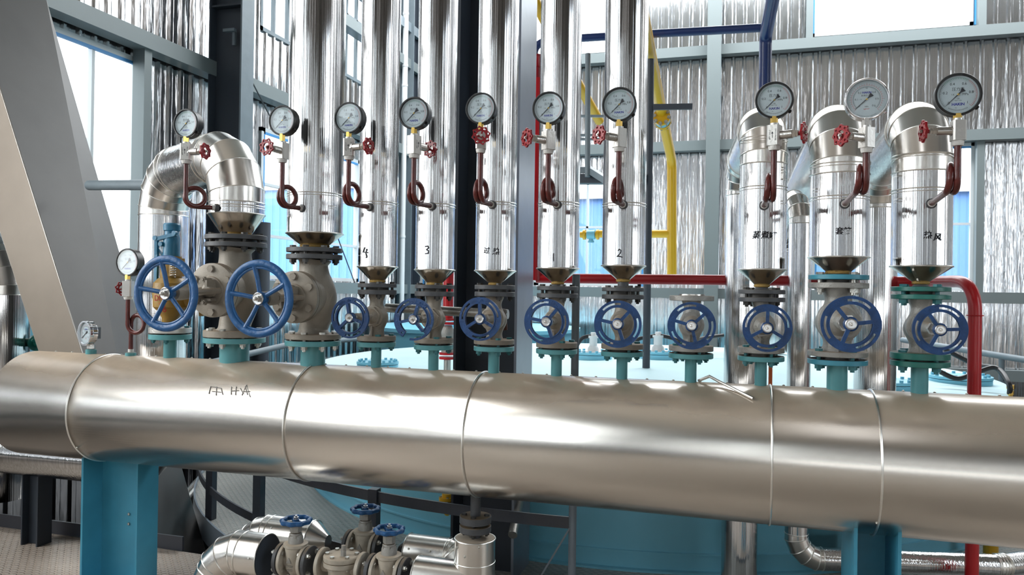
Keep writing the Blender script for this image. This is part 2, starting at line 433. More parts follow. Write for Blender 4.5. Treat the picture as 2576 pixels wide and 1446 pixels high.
column_dims('c10', 1737.9,(887.8, 900, 868.4, 882, 743.3, 756.3), 110, 29)
column_dims('c11', 1914, (894.4, 906.7, 872, 886, 747.6, 759, 728.3, 739.4), 113, 29.5)
column_dims('c12', 2106, (902.3, 915, 882, 895, 711.3, 725, 691.4, 703.4), 141.5, 49)
column_dims('c13', 2313.5,(906, 920, 886, 902, 740.5, 752.5, 721.4, 733), 135.7, 40)
for k, c in cols.items():
    X, z, r = c['X'], c['z'], c['r']
    fm = 'green' if k == 'c13' else ('tealb' if k in ('c12',) else 'teal')
    b = MB(); b.cyl(c['rs'], RH - .06, z[1] + .002 - ZH, 40); b.build('nozzle', 'teal', header, (X - 0, 0, 0))
    b = MB(); flange(b, r, z[1] - ZH, z[0] - ZH, c['rs']*.8); b.ring(c['rs'], .005, 32, 6, T((0, 0, z[1]-ZH))); b.build('nozzle_flange', fm, header, (X, 0, 0))

# ------------------------------------------------------------------ handwheels
def wheel_slotted(R, broken=False, m='blue'):
    b = MB(); n = 96; th = R*.13
    def keep(i, j):
        a = i/n*360
        if broken:
            if 252 < a < 274: return False
            if 274 <= a < 330 and j < 3: return False
        if j == 2: return not any(abs(((a - c + 180) % 360) - 180) < 27 for c in (30, 150, 270)) or (broken and 250 < a)
        return True
    b.polar([R*.70, R*.745, R*.81, R*.895, R*.96, R], n, th, keep)
    b.polar([R*.70, R*.74], n, th*1.5, (lambda i, j: not (broken and 245 < i/n*360 < 330)))
    for a in (90, 210, 330):
        c = math.cos(math.radians(a)); s_ = math.sin(math.radians(a))
        b.beam((c*R*.18, s_*R*.18, th*.1), (c*R*.73, s_*R*.73, 0), th*1.0, R*.2)
    b.lathe([(R*.1, -th*1.2), (R*.25, -th*1.2), (R*.26, th*.5), (R*.2, th*.8), (R*.1, th*.8)], 32)
    # raised arrow and lettering on the rim
    for a0 in (100, 106, 112):
        a = math.radians(a0 + 0); b.box((R*.85*math.cos(a), R*.85*math.sin(a), th*.55), (R*.07, R*.02, th*.12))
    for k in range(5):
        a = math.radians(78 + k*2.2); b.box((R*(.84+.03*(k % 2))*math.cos(a), R*(.84+.03*(k % 2))*math.sin(a), th*.55), (R*.03, R*.06, th*.12))
    return b
def wheel_round(R):
    b = MB(); r = R*.072
    prof = []
    for k in range(16):
        a = 2*PI*k/16; prof.append((R - r*1.35 + r*1.35*math.cos(a), r*math.sin(a)))
    b.lathe(prof, 96, None, close=True)
    b.ring(R - r*2.9, r*.5, 96, 8)
    for k in range(5):
        a = math.radians(90 + 72*k + 9); d = Vector((math.cos(a), math.sin(a), 0))
        b.tube([d*R*.12 + Vector((0, 0, -R*.08)), d*R*.5 + Vector((0, 0, -R*.05)), d*(R - r*2.2)], [R*.062, R*.06, R*.07], 10)
    b.lathe([(R*.09, -R*.2), (R*.17, -R*.19), (R*.19, -R*.03), (R*.17, R*.02), (R*.07, R*.02)], 32)
    return b
def add_wheel(root, c, d, R, kind, spin=0, broken=False, m='blue'):
    """wheel centred at local point c, its face looking along d; the plate and nut are its sub-parts"""
    f = fr(c, d) @ Matrix.Rotation(math.radians(spin), 4, 'Z')
    b = wheel_round(R) if kind == 'round' else wheel_slotted(R, broken)
    w = b.build('handwheel', m, root); w.matrix_basis = f
    q = R*(.16 if kind == 'round' else .2); z0 = R*.03 if kind == 'round' else R*.11
    p = MB(); p.lathe([(0, z0), (q*.98, z0), (q, z0+.002), (q*.9, z0+.004), (q*.8, z0+.003), (q*.6, z0+.003), (0, z0+.003)], 32)
    for i in range(16):
        if i % 5: 
            a = 2*PI*i/16; p.box((q*.72*math.cos(a), q*.72*math.sin(a), z0+.0035), (q*.07, q*.14, .001), None)
    p.build('name_plate', 'plate', w)
    s = MB(); s.hex(R*.085, z0+.003, z0 + R*.09); s.cyl(R*.045, z0, z0 + R*.16, 12); s.lathe([(R*.045, z0+R*.16), (R*.02, z0+R*.18), (0, z0+R*.18)], 12)
    s.build('spindle_nut', 'steel', w)
    return w
def solve_wheel(k, px, py, off):
    return at(px, py, D - off)

# ------------------------------------------------------------------ small globe valves
def globe_valve(k, wpx, wpy, wh, off, label, bm='valve', upm='dark', lowm=None, spin=0, broken=False, nb=4, name='globe_valve', top=True, boltm='blackbolt', low_bolt='tealbolt', s=.0135, neckr=None):
    c = cols[k]; z = c['z']; r = c['r']; z0 = z[3]
    t = thing(name, label, 'valve', (c['X'], D, z0))
    h_lf = z[2] - z0; h_t0 = z[5] - z0; h_t1 = z[4] - z0; mid = (h_lf + h_t0)/2 - .004
    b = MB(); flange(b, r, 0, h_lf, c['rs']*.7); b.build('lower_flange', lowm or bm, t)
    b = MB(); flange(b, r, h_t0, h_t1, c['rs']*.7); b.build('upper_flange', upm, t)
    nr = neckr or c['rs']*1.15; H2 = h_t0
    b = MB(); prof = []
    for i in range(25):
        u = i/24; zz = h_lf*.9 + (H2 - h_lf*.9)*u
        bulge = math.exp(-((u-.46)/.23)**2); fl = math.exp(-(u/.1)**2)*.35 + math.exp(-((1-u)/.12)**2)*.45
        prof.append((nr*(1 + 0.95*bulge + fl), zz))
    # the casting sways: lower leg back, upper leg forward of centre
    vs = []; n = 36
    b.lathe([(0, prof[0][1])] + prof + [(0, prof[-1][1])], n)
    b.v = [(x*(1.0), y + .006*math.sin((zz-h_lf)/(H2-h_lf)*2*PI), zz) for x, y, zz in b.v]
    # stiffening rib in front of the lower leg
    b.box((-nr*.2, -nr*1.25, h_lf + (mid-h_lf)*.35), (nr*.28, nr*.7, (mid-h_lf)*.9))
    b.build('body', bm, t)
    W = solve_wheel(k, wpx, wpy, off) - Vector((c['X'], D, z0))
    B = Vector((0, 0, mid)); d = (W - B).normalized(); L = (W - B).length
    f = fr(B, d); b = MB()
    R1 = nr*1.85
    b.lathe([(0, 0), (R1, nr*.3), (R1, nr*1.45), (R1*.93, nr*1.55), (R1*.7, nr*1.6), (0, nr*1.6)], 32, f)
    b.build('body_neck', bm, t)
    b = MB(); b.hex(R1*.9, nr*1.55, nr*2.15, f, .2); b.lathe([(R1*.72, nr*2.1), (R1*.62, nr*2.5), (R1*.4, nr*3.0), (R1*.34, L*.72), (0, L*.72)], 28, f)
    b.build('bonnet', bm, t)
    b = MB(); b.hex(R1*.4, L*.66, L*.76, f); b.build('packing_nut', 'steel' if bm == 'valve2' else bm, t)
    b = MB(); b.cyl(.0085, L*.6, L, 16, f); b.build('stem', 'steel', t)
    R = wh/2*mpp(W + Vector((c['X'], D, z0)))
    add_wheel(t, W, d*.35 + Vector((0, -1, 0)), R, 'slot', spin, broken)
    MB().cyl(r*.62, -(z0 - z[0])*1.0, 0, 32).build('gasket', 'blackbolt', t)
    # bolts through both flange pairs
    gl = z[2] - z[1]; cl = (z[2] + z[1])/2 - z0
    bolt_ring(t, (0, 0, cl), r*.77, nb, gl, s, low_bolt, .36)
    if top:
        gu = z[6] - z[5]; cu = (z[6] + z[5])/2 - z0
        bolt_ring(t, (0, 0, cu), r*.77, nb, gu, s, boltm, .36)
        MB().cyl(r*.6, h_t1, h_t1 + (z[7] - z[4]), 32).build('gasket', 'blackbolt', t)
    else:
        MB().lathe([(c['rs']*.7, h_t1), (r*.6, h_t1), (r*.6, h_t1 + .006), (c['rs']*.7, h_t1+.006)], 40, None, True).build('raised_face', 'steel', t)
    return t
globe_valve('c5', 881, 799, 104, .24, 'small cast globe valve with blue slotted handwheel, under the riser marked 4', spin=12)
globe_valve('c6', 1041, 803, 107, .22, 'small globe valve whose blue handwheel rim is broken open, under the riser marked 3', spin=-78+60, broken=True)
globe_valve('c7', 1208, 802, 110, .22, 'small globe valve in front of the dark column, rusty lever cock beside it', spin=2)
globe_valve('c8', 1375, 809, 115, .2, 'small globe valve with yellow speck on its blue handwheel, under the riser marked 1', spin=-60+20)
globe_valve('c9', 1554, 815, 119, .2, 'small globe valve with blue slotted handwheel, under the riser marked 2', spin=-42+0)
globe_valve('c10', 1740, 819, 119, .2, 'globe valve with open uncovered top flange and no riser above it', bm='valve2', upm='valve2', spin=-46, top=False)
globe_valve('c11', 1930, 825, 120, .21, 'globe valve with blue slotted handwheel beneath the riser with three characters', bm='valve2', spin=-1+0)
globe_valve('c12', 2140, 815, 142, .34, 'larger silver-grey globe valve with blue handwheel between teal flanges', bm='valve2', upm='valve2', spin=38, s=.0165, boltm='zinc')
globe_valve('c13', 2364, 829, 127, .30, 'rightmost globe valve with dark green flanges and blue handwheel', bm='valve2', upm='green', lowm='green', spin=33, s=.016, boltm='tealbolt', neckr=.03)

# ------------------------------------------------------------------ two large bolted-bonnet globe valves
def big_valve(k, wpx, wpy, wh, off, bpx, bpy, bh, boff, label, cast, nb, bt):
    c = cols[k]; z = c['z']; r = c['r']; z0 = z[3]; X = c['X']
    t = thing('globe_valve', label, 'valve', (X, D, z0))
    O = Vector((X, D, z0))
    h_lf = z[2] - z0; h0 = z[5] - z0; h1 = z[4] - z0
    b = MB(); flange(b, r, 0, h_lf, .04, n=64); b.build('lower_flange', 'valve', t)
    b = MB(); flange(b, r, h0, h1, .04, n=64); b.build('upper_flange', 'dark', t)
    W = at(wpx, wpy, D - off) - O; Bc = at(bpx, bpy, D - boff) - O
    RB = bh/2*mpp(Bc + O)
    Rb = r*.5
    # S-shaped body: a fat belly with legs swaying right then left
    P = [Vector((0, 0, h_lf*.8)), Vector((0, 0, h_lf + .03)), Vector((.022, .01, h_lf + (h0-h_lf)*.3)), Vector((.02, .0, (h0+h_lf)*.5)), Vector((.0, .0, h_lf + (h0-h_lf)*.75)), Vector((-.004, 0, h0 - .03)), Vector((0, 0, h0 + .002))]
    b = MB(); pts = []; rad = []
    for i in range(33):
        u = i/32; q = u*(len(P)-1); j = min(int(q), len(P)-2); pts.append(P[j].lerp(P[j+1], q-j))
        rad.append(Rb*(1 + .38*math.exp(-((u-.5)/.2)**2) + .2*math.exp(-(u/.08)**2) + .25*math.exp(-((1-u)/.08)**2)))
    pts2 = [pts[max(0, min(32, i))] for i in range(33)]
    for i in range(1, 32): pts2[i] = (pts[i-1] + pts[i]*2 + pts[i+1])/4
    b.tube(pts2, rad, 40); body = b.build('body', 'valve', t, sharp=60)
    B0 = Vector((0, 0, (h0+h_lf)/2)); d = (W - B0).normalized(); L = (W - B0).length
    f = fr(B0, d); lb = (Bc - B0).dot(d)
    b = MB(); b.lathe([(0, 0), (RB*.8, 0), (RB*.8, lb - .05), (RB*.82, lb-.046), (RB, lb - .042), (RB, lb - .022), (0, lb-.022)], 48, f)
    b.build('body_neck', 'valve', t)
    b = MB(); b.lathe([(0, lb - .02), (RB*.99, lb - .02), (RB, lb - .016), (RB, lb + .002), (RB*.97, lb+.004), (RB*.52, lb+.005), (RB*.5, lb + .014), (0, lb + .014)], 64, f)
    b.build('bonnet_flange', 'valve', t)
    for i in range(6 if nb == 8 else 6):
        a = 2*PI*i/6 + .52
        bolt(t, f @ Vector((RB*.8*math.cos(a), RB*.8*math.sin(a), lb - .016)), .042, .0185, 'valve', d=d)
    # yoke: two flat arms, gland and hub
    b = MB()
    for s_ in (-1, 1):
        b.tube([Vector((s_*RB*.40, 0, lb + .01)), Vector((s_*RB*.34, 0, lb + (L-lb)*.35)), Vector((s_*RB*.22, 0, lb + (L-lb)*.62))], RB*.11, 10, m=f)
    b.lathe([(0, L - (L-lb)*.45), (RB*.25, L - (L-lb)*.45), (RB*.27, L - (L-lb)*.3), (RB*.25, L - (L-lb)*.16), (.012, L-(L-lb)*.16)], 32, f)
    b.build('yoke', 'valve', t)
    b = MB(); b.lathe([(0, lb), (RB*.28, lb + .012), (RB*.28, lb+.03), (RB*.16, lb + .04), (0, lb+.04)], 24, f)
    for s_ in (-1, 1):
        b.box((0, s_*RB*.33, lb + .03), (RB*.5, RB*.1, .045), f)
        b.cyl(.007, lb, lb + .07, 10, f @ T((0, s_*RB*.42, 0))); b.hex(.014, lb + .05, lb + .065, f @ T((0, s_*RB*.42, 0)))
        b.box((s_*RB*.2, s_*RB*.28, lb+.045), (.012, .03, .06), f)
    b.build('gland', 'valve', t)
    MB().cyl(.012, lb, L, 16, f).build('stem', 'steel', t)
    R = wh/2*mpp(W + O)
    add_wheel(t, W, d*.5 + Vector((0, -1, 0)), R, 'round', 0, m='blueb')
    MB().cyl(r*.68, -(z0 - z[0]), 0, 40).build('gasket', 'blackbolt', t)
    MB().cyl(r*.66, h1, h1 + (z[7] - z[4]), 40).build('gasket', 'blackbolt', t)
    bolt_ring(t, (0, 0, (z[2] + z[1])/2 - z0), r*.82, nb, z[2] - z[1], .016, 'zinc' , .2)
    bolt_ring(t, (0, 0, (z[6] + z[5])/2 - z0), r*.82, nb, z[6] - z[5], .016, 'blackbolt', .2)
    # raised casting marks on the belly
    for (s_, sz, lx, lz, ry) in cast:
        v, fc = text_mesh(s_, sz, .0012); b = MB(); 
        vv = []
        for (x, y, zz) in v:
            ca, sa = math.cos(ry), math.sin(ry); xx, yy = x*ca - y*sa + lx, x*sa + y*ca + lz
            rr = Rb*1.39; a = xx/rr
            vv.append((rr*math.sin(a)*1.0, -rr*math.cos(a) - zz + .0, B0.z + yy))
        b.add(vv, fc); b.build('casting_mark', 'valve', t)
    return t
big_valve('c3', 417, 738, 193, .47, 541, 735, 137, .17, 'large globe valve with round blue five-spoke wheel below the arched riser', [('A', .045, .055, .0, 1.2), ('207', .025, .085, .035, 1.35)], 8, 'zinc')
big_valve('c4', 651, 751, 197, .44, 748, 746, 132, .17, 'large globe valve with round blue five-spoke wheel below the thick straight riser', [('16', .03, .10, .01, .1)], 8, 'zinc')

# ------------------------------------------------------------------ insulated risers
def handwrite(parent, strings, X, r, zc_, base=0):
    """marker writing laid on the jacket: strings = [(text | strokes, px, py, size_px)]"""
    for (tx, px, py, sz) in strings:
        p = at(px, py, D - r); size = sz*mpp(p); b = MB()
        dx = p.x - X
        def wrap(x, y, o=.0018):
            a = math.asin(max(-.99, min(.99, (dx)/r))) + x/r
            return ((r+o)*math.sin(a), -(r+o)*math.cos(a), p.z - base + y)
        if isinstance(tx, str):
            v, f = text_mesh(tx, size*1.02, .0002, .018*size)
            b.add([wrap(x + y*.12, y) for x, y, z in v], f)
        else:
            for st in tx: b.tube([wrap((x-.5)*size*.7, (y-.5)*size) for x, y in st], size*.07, 5)
        b.build('marker_writing', 'mark', parent)
S4 = [[(.35, 1), (.05, .5), (.95, .45)], [(.75, .85), (.6, .4), (.75, .0), (.62, -.1)]]
S3 = [[(.1, .95), (.6, 1), (.75, .8), (.35, .55), (.75, .4), (.7, .1), (.1, .05)]]
S1 = [[(.5, 1), (.45, .6), (.5, .0)]]
S2 = [[(.2, .8), (.4, 1), (.75, .85), (.6, .5), (.05, .1), (.5, .12), (1.0, .0)]]
def riser(k, ring_y, ringW, cone_y, coneW, path, label, bands=(), rp_px=None, upm='dark', writing=(), neck=True, kx=None, joint=15, boxed=None, seam_strip=False):
    c = cols[k]; X = c['X']; z = c['z']
    z0 = z[7]
    t = thing('insulated_riser_pipe', label, 'pipe', (X, D, z0))
    xr = kx or c['X']
    zr = at(945 if False else _px(k), ring_y, D).z - z0; R = ringW/2*mpp((X, D, zr + z0)) ; rp = R*.965
    zcn = at(_px(k), cone_y, D).z - z0; rn = coneW/2*mpp((X, D, zcn+z0))
    b = MB(); flange(b, c['r'], 0, z[6] - z0, c['rs']*.7); b.build('flange', upm, t)
    b = MB(); b.cyl(rn*.93, (z[6]-z0)*.5, zcn + .01, 32); b.ring(rn*.93, .006, 32, 6, T((0, 0, z[6]-z0 + .001))); b.build('neck', 'dark', t)
    b = MB(); b.ring(rn*1.0, .006, 32, 8, T((0, 0, zcn - .002))); b.lathe([(rn*.9, zcn - .006), (rn*1.15, zcn), (rn*.9, zcn+.006)], 24); b.build('insulation_edge', 'insul', t)
    b = MB(); b.lathe([(rn, zcn), (R*.995, zr - .002)], 64); cone = b.build('jacket_cone', 'cone', t)
    if seam_strip:
        a = math.radians(-118); q = MB()
        p0 = Vector((rn*math.cos(a), rn*math.sin(a), zcn)); p1 = Vector((R*math.cos(a), R*math.sin(a), zr)); q.beam(p0, p1, .012, .003, p0)
        for u in (.15, .75): 
            pp = p0.lerp(p1, u); q.lathe([(.004, 0), (.003, .004), (0, .005)], 8, fr(pp + Vector((math.cos(a), math.sin(a), -.8))*.002, Vector((math.cos(a), math.sin(a), -.8))))
        q.build('cone_lap_strip', 'band', t)
    MB().ring(R*.99, .0032, 64, 8, T((0, 0, zr))).build('rolled_edge', 'band', t)
    if path is None:
        b = MB(); b.lathe([(rp, zr), (rp, 7.9 - z0)], 96); b.build('cladding', 'clad', t)
    else:
        path(t, X, z0, rp, zr)
    for by in bands:
        zb = at(_px(k), by, D).z - z0
        b = MB(); b.ring(rp + .0004, .0024, 80, 6, T((0, 0, zb))); b.ring(rp + .0004, .0016, 80, 6, T((0, 0, zb - .011))); b.build('seam_band', 'band', t)
    handwrite(t, writing, X, rp, 0, z0)
    return t, rp
_pxs = {'c3': 590, 'c4': 788, 'c5': 947, 'c6': 1091, 'c7': 1244, 'c8': 1401, 'c9': 1565, 'c11': 1914, 'c12': 2106, 'c13': 2314}
def _px(k): return _pxs[k]
def gored(t, P, r, arcs_at, seg=5, mats=('clad', 'cladx'), rad=.2, bandr=.0026):
    """polyline P with rounded, segmented corners; straight runs are one part, each bend one part, beads at the joints"""
    P = [Vector(p) for p in P]; last = P[0]; n = len(P)
    for i in range(1, n):
        if i < n-1:
            a = (P[i-1]-P[i]).normalized(); c = (P[i+1]-P[i]).normalized(); th = a.angle(c)
            tl = rad/math.tan(th/2); s = P[i] + a*tl; e = P[i] + c*tl
            cen = P[i] + (a + c).normalized()*(rad/math.sin(th/2))
            if (s-last).length > .01: MB().tube([last, s], r, 72).build('cladding', mats[0], t)
            pts = []; u = (s-cen).normalized(); w = (e-cen); w = (w - u*w.dot(u)).normalized(); sw = PI - th
            for k in range(seg+1):
                ang = sw*k/seg; pts.append(cen + (u*math.cos(ang) + w*math.sin(ang))*rad)
            rr = rad
            full = [pts[0]] + [cen + (u*math.cos(sw*(k+.5)/seg) + w*math.sin(sw*(k+.5)/seg))*rad/math.cos(sw/seg/2) for k in range(seg)] + [pts[-1]]
            MB().tube(full, r, 72, cap=False).build('elbow', mats[1], t, sharp=9)
            bb = MB()
            for k, p in enumerate(full):
                if k == 0: dd = full[1]-full[0]
                elif k == len(full)-1: dd = full[-1]-full[-2]
                else: dd = (full[k]-full[k-1]).normalized() + (full[k+1]-full[k]).normalized()
                bb.ring(r + .0006, bandr, 64, 6, fr(p, dd))
            bb.build('elbow_seam', 'band', t); last = e
        else:
            MB().tube([last, P[i]], r, 72).build('cladding', mats[0], t)
LOWP = []
def path_c3(t, X, z0, rp, zr):
    zt = 2.335 - rp - z0; q = at(412, 500, 3.62); zl = at(150, 1202, 3.62).z + rp - z0
    gored(t, [(0, 0, zr), (0, 0, zt), (q.x - X, q.y - D, zt - .03), (q.x - X, q.y - D, zl), (XL + .15 - X, q.y - D, zl)], rp, None, 4, rad=.24)
    LOWP.append((Vector((X, D, z0)), q, zl + z0, rp))
def path_back(px_far, py_far, Yf, top_y, zbot=0, rad=.2, rf=1, extra=None):
    def go(t, X, z0, rp, zr):
        p = at(_cur[0], top_y, D); zt = p.z - rp - z0; q = at(px_far, py_far, Yf)
        pts = [(0, 0, zr), (0, 0, zt), (q.x - X, q.y - D, zt), (q.x - X, q.y - D, zbot - z0)]
        if extra: pts[-1:] = [(a - X, b_ - D, c_ - z0) for a, b_, c_ in extra(q)]
        gored(t, pts, rp, None, 4, rad=rad)
    return go
_cur = [0]
riser('c3', 540, 139, 590, 72, path_c3, 'thick aluminium-jacketed riser bending over in an arch at left', bands=(520,))
riser('c4', 588.3, 142, 618, 67, None, 'thick straight aluminium-jacketed riser right of the arched one', bands=(491,))
riser('c5', 671.5, 101, 706.5, 34, None, 'straight jacketed riser with handwritten 4, first of the thinner ones from the left', bands=(512,), writing=[(S4, 919, 634, 24)])
riser('c6', 679, 102.5, 713, 36, None, 'straight jacketed riser with handwritten 3, between the pale downpipe and the dark column', bands=(517,), writing=[(S3, 1075, 629, 20)])
riser('c7', 681.5, 104.5, 713.6, 28, None, 'straight jacketed riser with two handwritten characters in front of the dark column', bands=(513,), writing=[('过', 1224, 631, 17), ('热', 1247, 633, 18)])
riser('c8', 675.5, 107.5, 710.7, 27, None, 'straight jacketed riser with handwritten 1, beside the lit grey column face', bands=(513,), writing=[(S1, 1393, 647, 20)])
riser('c9', 669, 111.5, 704.6, 29.6, None, 'straight jacketed riser with handwritten 2, last straight one before the yellow pipe', bands=(515,), writing=[(S2, 1559, 637, 20)])
_cur[0] = 1916
riser('c11', 678.5, 118.5, 717.4, 32, path_back(1873, 400, 4.2, 252, rad=.17), 'jacketed riser with three handwritten characters, its top bending back', bands=(352, 474), writing=[('蒸', 1903, 592, 20), ('煮', 1925, 592, 20), ('罐', 1945, 594, 20)])
_cur[0] = 2108
riser('c12', 648, 144.5, 684.3, 56, path_back(1960, 600, 8.8, 243, zbot=.93, rad=.2), 'middle of the three risers bending back at right, two handwritten characters', bands=(418, 499), upm='tealb', writing=[('套', 2112, 582, 19), ('管', 2132, 582, 19)])
t = thing('insulated_pipe', 'thinner jacketed pipe with elbow top between the first two bent risers', 'pipe', (at(2012, 700, 4.3).x, 4.3, 0))
zq = at(2012, 500, 4.3).z; zh_ = at(2090, 1412, 4.3).z; gored(t, [(-.22, .8, zq), (0, 0, zq), (0, 0, zh_), (1.0, .22, zh_), (2.6, 1.3, zh_)], 28*mpp(at(2012, 700, 4.3)), None, 4, rad=.13)
_cur[0] = 2316
riser('c13', 670.5, 143.5, 710, 34, path_back(2207, 420, 4.5, 234, rad=.2), 'rightmost jacketed riser bending back, with cone lap strip and two handwritten characters', bands=(394, 480), upm='green', writing=[('热', 2334, 592, 20), ('风', 2360, 597, 20)], seam_strip=True)

# ------------------------------------------------------------------ pressure gauges
def pol(r, a): return (r*math.cos(math.radians(a)), r*math.sin(math.radians(a)))
def dial_parts(kind):
    """unit-radius dial marks lying in the x-y plane, facing +z, per colour"""
    bk = MB(); rd = MB(); gn = MB(); bl = MB()
    def tick(b, a, r0, r1, w):
        x0, y0 = pol(r0, a); x1, y1 = pol(r1, a); nx, ny = pol(w/2, a + 90)
        b.add([(x0-nx, y0-ny, 0), (x0+nx, y0+ny, 0), (x1+nx, y1+ny, 0), (x1-nx, y1-ny, 0)], [(0, 3, 2, 1)])
    def txt(b, s, x, y, sz, off=0):
        v, f = text_mesh(s, sz, 0, off); b.add(v, f, T((x, y, 0)))
    def arc(b, a0, a1, r0, r1, n=30):
        for i in range(n):
            p, q = a0 + (a1-a0)*i/n, a0 + (a1-a0)*(i+1)/n
            b.add([(*pol(r0, p), 0), (*pol(r1, p), 0), (*pol(r1, q), 0), (*pol(r0, q), 0)], [(0, 3, 2, 1)])
    if kind != 'silver':
        for i in range(51):
            a = 225 - 270*i/50; u = i/50
            tick(rd if u > .62 else (gn if u > .3 else bk), a, .80 if i % 10 else .74, .885, .012)
        arc(bk, 225, 225 - 270*.3, .88, .892, 16); arc(gn, 225 - 270*.3, 225 - 270*.62, .88, .892, 16); arc(rd, 225-270*.62, -45, .88, .892, 20)
        for s, u in (('0', 0), ('0.2', .2), ('0.4', .4), ('0.6', .6), ('0.8', .8), ('1', 1)):
            x, y = pol(.62, 225 - 270*u); txt(bk, s, x, y, .19)
        txt(bk, '压力表', 0, .27, .2); txt(bk, 'MPa', .34, .0, .17); txt(bk, '1.6', -.26, 0, .12)
        txt(bk, 'GB', 0, -.22, .1); txt(bk, 'GB/T1226', 0, -.32, .08); txt(bl, 'HAKIN', 0, -.52, .2, .006); txt(bk, 'No', -.1, -.7, .07)
        for i in range(16): tick(bk, 238 + i*4.2, .80, .86, .02)
    else:
        for i in range(61):
            a = 225 - 270*i/60; tick(bk, a, .62 if i % 10 else .56, .68, .01); 
            if i % 2 == 0: tick(rd, a, .76, .84 if i % 10 else .88, .01)
        arc(bk, 225, -45, .675, .687, 40); arc(rd, 225, -45, .75, .76, 40)
        for s, u in (('0', 0), ('0.1', 1/6), ('0.2', 1/3), ('0.3', .5), ('0.4', 2/3), ('0.5', 5/6), ('0.6', 1)):
            x, y = pol(.5 if u not in (.5,) else .60, 225 - 270*u); txt(bk, s, x, y, .14 if u != .5 else .09)
        txt(bl, 'HAKIN', 0, .36, .15, .006); txt(bk, '耐震压力表', 0, .2, .11); txt(bk, 'MPa', 0, -.4, .11); txt(rd, 'kgf/cm²', 0, -.52, .1); txt(bk, '1.6', -.3, 0, .09)
        for i in range(16): tick(bk, 240 + i*4, .9, .94, .018)
    return bk, rd, gn, bl
_dial = {}
for kd in ('black', 'silver'):
    _dial[kd] = []
    for b_, mk in zip(dial_parts(kd), ('mark', 'dialred', 'dialgreen', 'dialblue')):
        if b_.v:
            me = b_.mesh('dial_marks'); me.materials.append(M[mk]); _dial[kd].append(me)
def gauge(c, R, label, kind='black', d=(0, -1, 0), depth=.62, stemlen=.03, group='pressure gauges over the header'):
    t = thing('pressure_gauge', label, 'gauge', c, group)
    f = fr((0, 0, 0), d); cm = 'gblack' if kind == 'black' else 'chrome'; b = MB(); dp = R*depth
    # case: a deep drum with a bezel; dial face at z = 0, drum behind it
    b.lathe([(0, -dp), (R*.93, -dp), (R*.97, -dp + .004), (R*.97, -R*.05), (R*1.0, -R*.02), (R*1.02, R*.1), (R*.99, R*.15), (R*.92, R*.15), (R*.9, R*.02), (0, R*.02)], 64, f)
    if kind == 'silver': b.ring(R*.97, R*.035, 64, 8, f @ T((0, 0, R*.13)))
    b.build('case', cm, t)
    b = MB(); b.cyl(R*.895, R*.02, R*.03, 64, f); b.build('dial', 'dial', t)
    for me in _dial[kind]: inst(me, 'dial_marking', t, mw=f @ T((0, 0, R*.034)) @ Matrix.Scale(R*.9, 4))
    b = MB(); w = R*.02; z = R*.045
    tip = pol(R*.70, 225 if kind == 'black' else 222); tl = pol(R*.33, 45)
    def q4(p0, p1, w0, w1, th=.001):
        a = math.atan2(p1[1]-p0[1], p1[0]-p0[0]); nx, ny = -math.sin(a), math.cos(a)
        b.prism([(p0[0]-nx*w0, p0[1]-ny*w0), (p1[0]-nx*w1, p1[1]-ny*w1), (p1[0]+nx*w1, p1[1]+ny*w1), (p0[0]+nx*w0, p0[1]+ny*w0)], z, z + th, f)
    q4((0, 0), tip, R*.022, R*.008); q4((0, 0), pol(R*.14, 45), R*.02, R*.03); q4(pol(R*.13, 45), tl, R*.03, R*.11)
    b.build('needle', 'mark', t)
    MB().lathe([(R*.05, z), (R*.05, z + .002), (R*.03, z+.0035), (0, z+.0035)], 16, f).build('needle_hub', 'brass', t)
    MB().cyl(R*.915, R*.10, R*.105, 48, f).build('glass', 'gglass', t)
    s = MB(); fz = f @ Vector((0, 0, -dp*.5))
    s.hex(R*.2, -R*1.0 - stemlen, -R*.93, T((0, fz.y*0, 0))); s.cyl(R*.14, -R*1.0 - stemlen - .004, -R*.9, 16)
    s.build('stem_fitting', 'brass' if kind == 'black' else 'steel', t, (0, fz.y*.0, 0))
    MB().lathe([(0, -.004), (.006, -.004), (.0075, .004), (.004, .007), (0, .007)], 12, fr(f @ Vector((R*.80, -R*.62, -dp*.15)), f.to_3x3() @ Vector((.8, -.6, 0)))).build('seal_screw', cm, t)
    return t
def knob_wheel(R):
    b = MB(); n = 64
    def rm(a, j):
        return 1 + (.07*math.cos(8*a) if j >= 3 else 0)
    def keep(i, j):
        a = i/n*360
        if j == 2: return (a % 45) > 13 and (a % 45) < 38 or (a % 45) < 7
        return True
    b.polar([R*.48, R*.58, R*.68, R*.84, R*.95], n, R*.22, lambda i, j: True if j != 2 else (((i/n*360) + 8) % 45) > 17, rm)
    for a in (90, 210, 330):
        x, y = pol(1, a); b.beam((x*R*.1, y*R*.1, -R*.12), (x*R*.53, y*R*.53, 0), R*.18, R*.2)
    b.lathe([(0, -R*.5), (R*.2, -R*.5), (R*.22, -R*.1), (R*.18, R*.05), (0, R*.05)], 20)
    for i in range(8):
        x, y = pol(R*.96, i*45); b.lathe([(0, -R*.14), (R*.11, -R*.1), (R*.11, R*.1), (0, R*.14)], 8, T((x, y, 0)))
    return b
_kn = knob_wheel(.036).mesh('handwheel', 30); _kn.materials.append(M['redknob'])
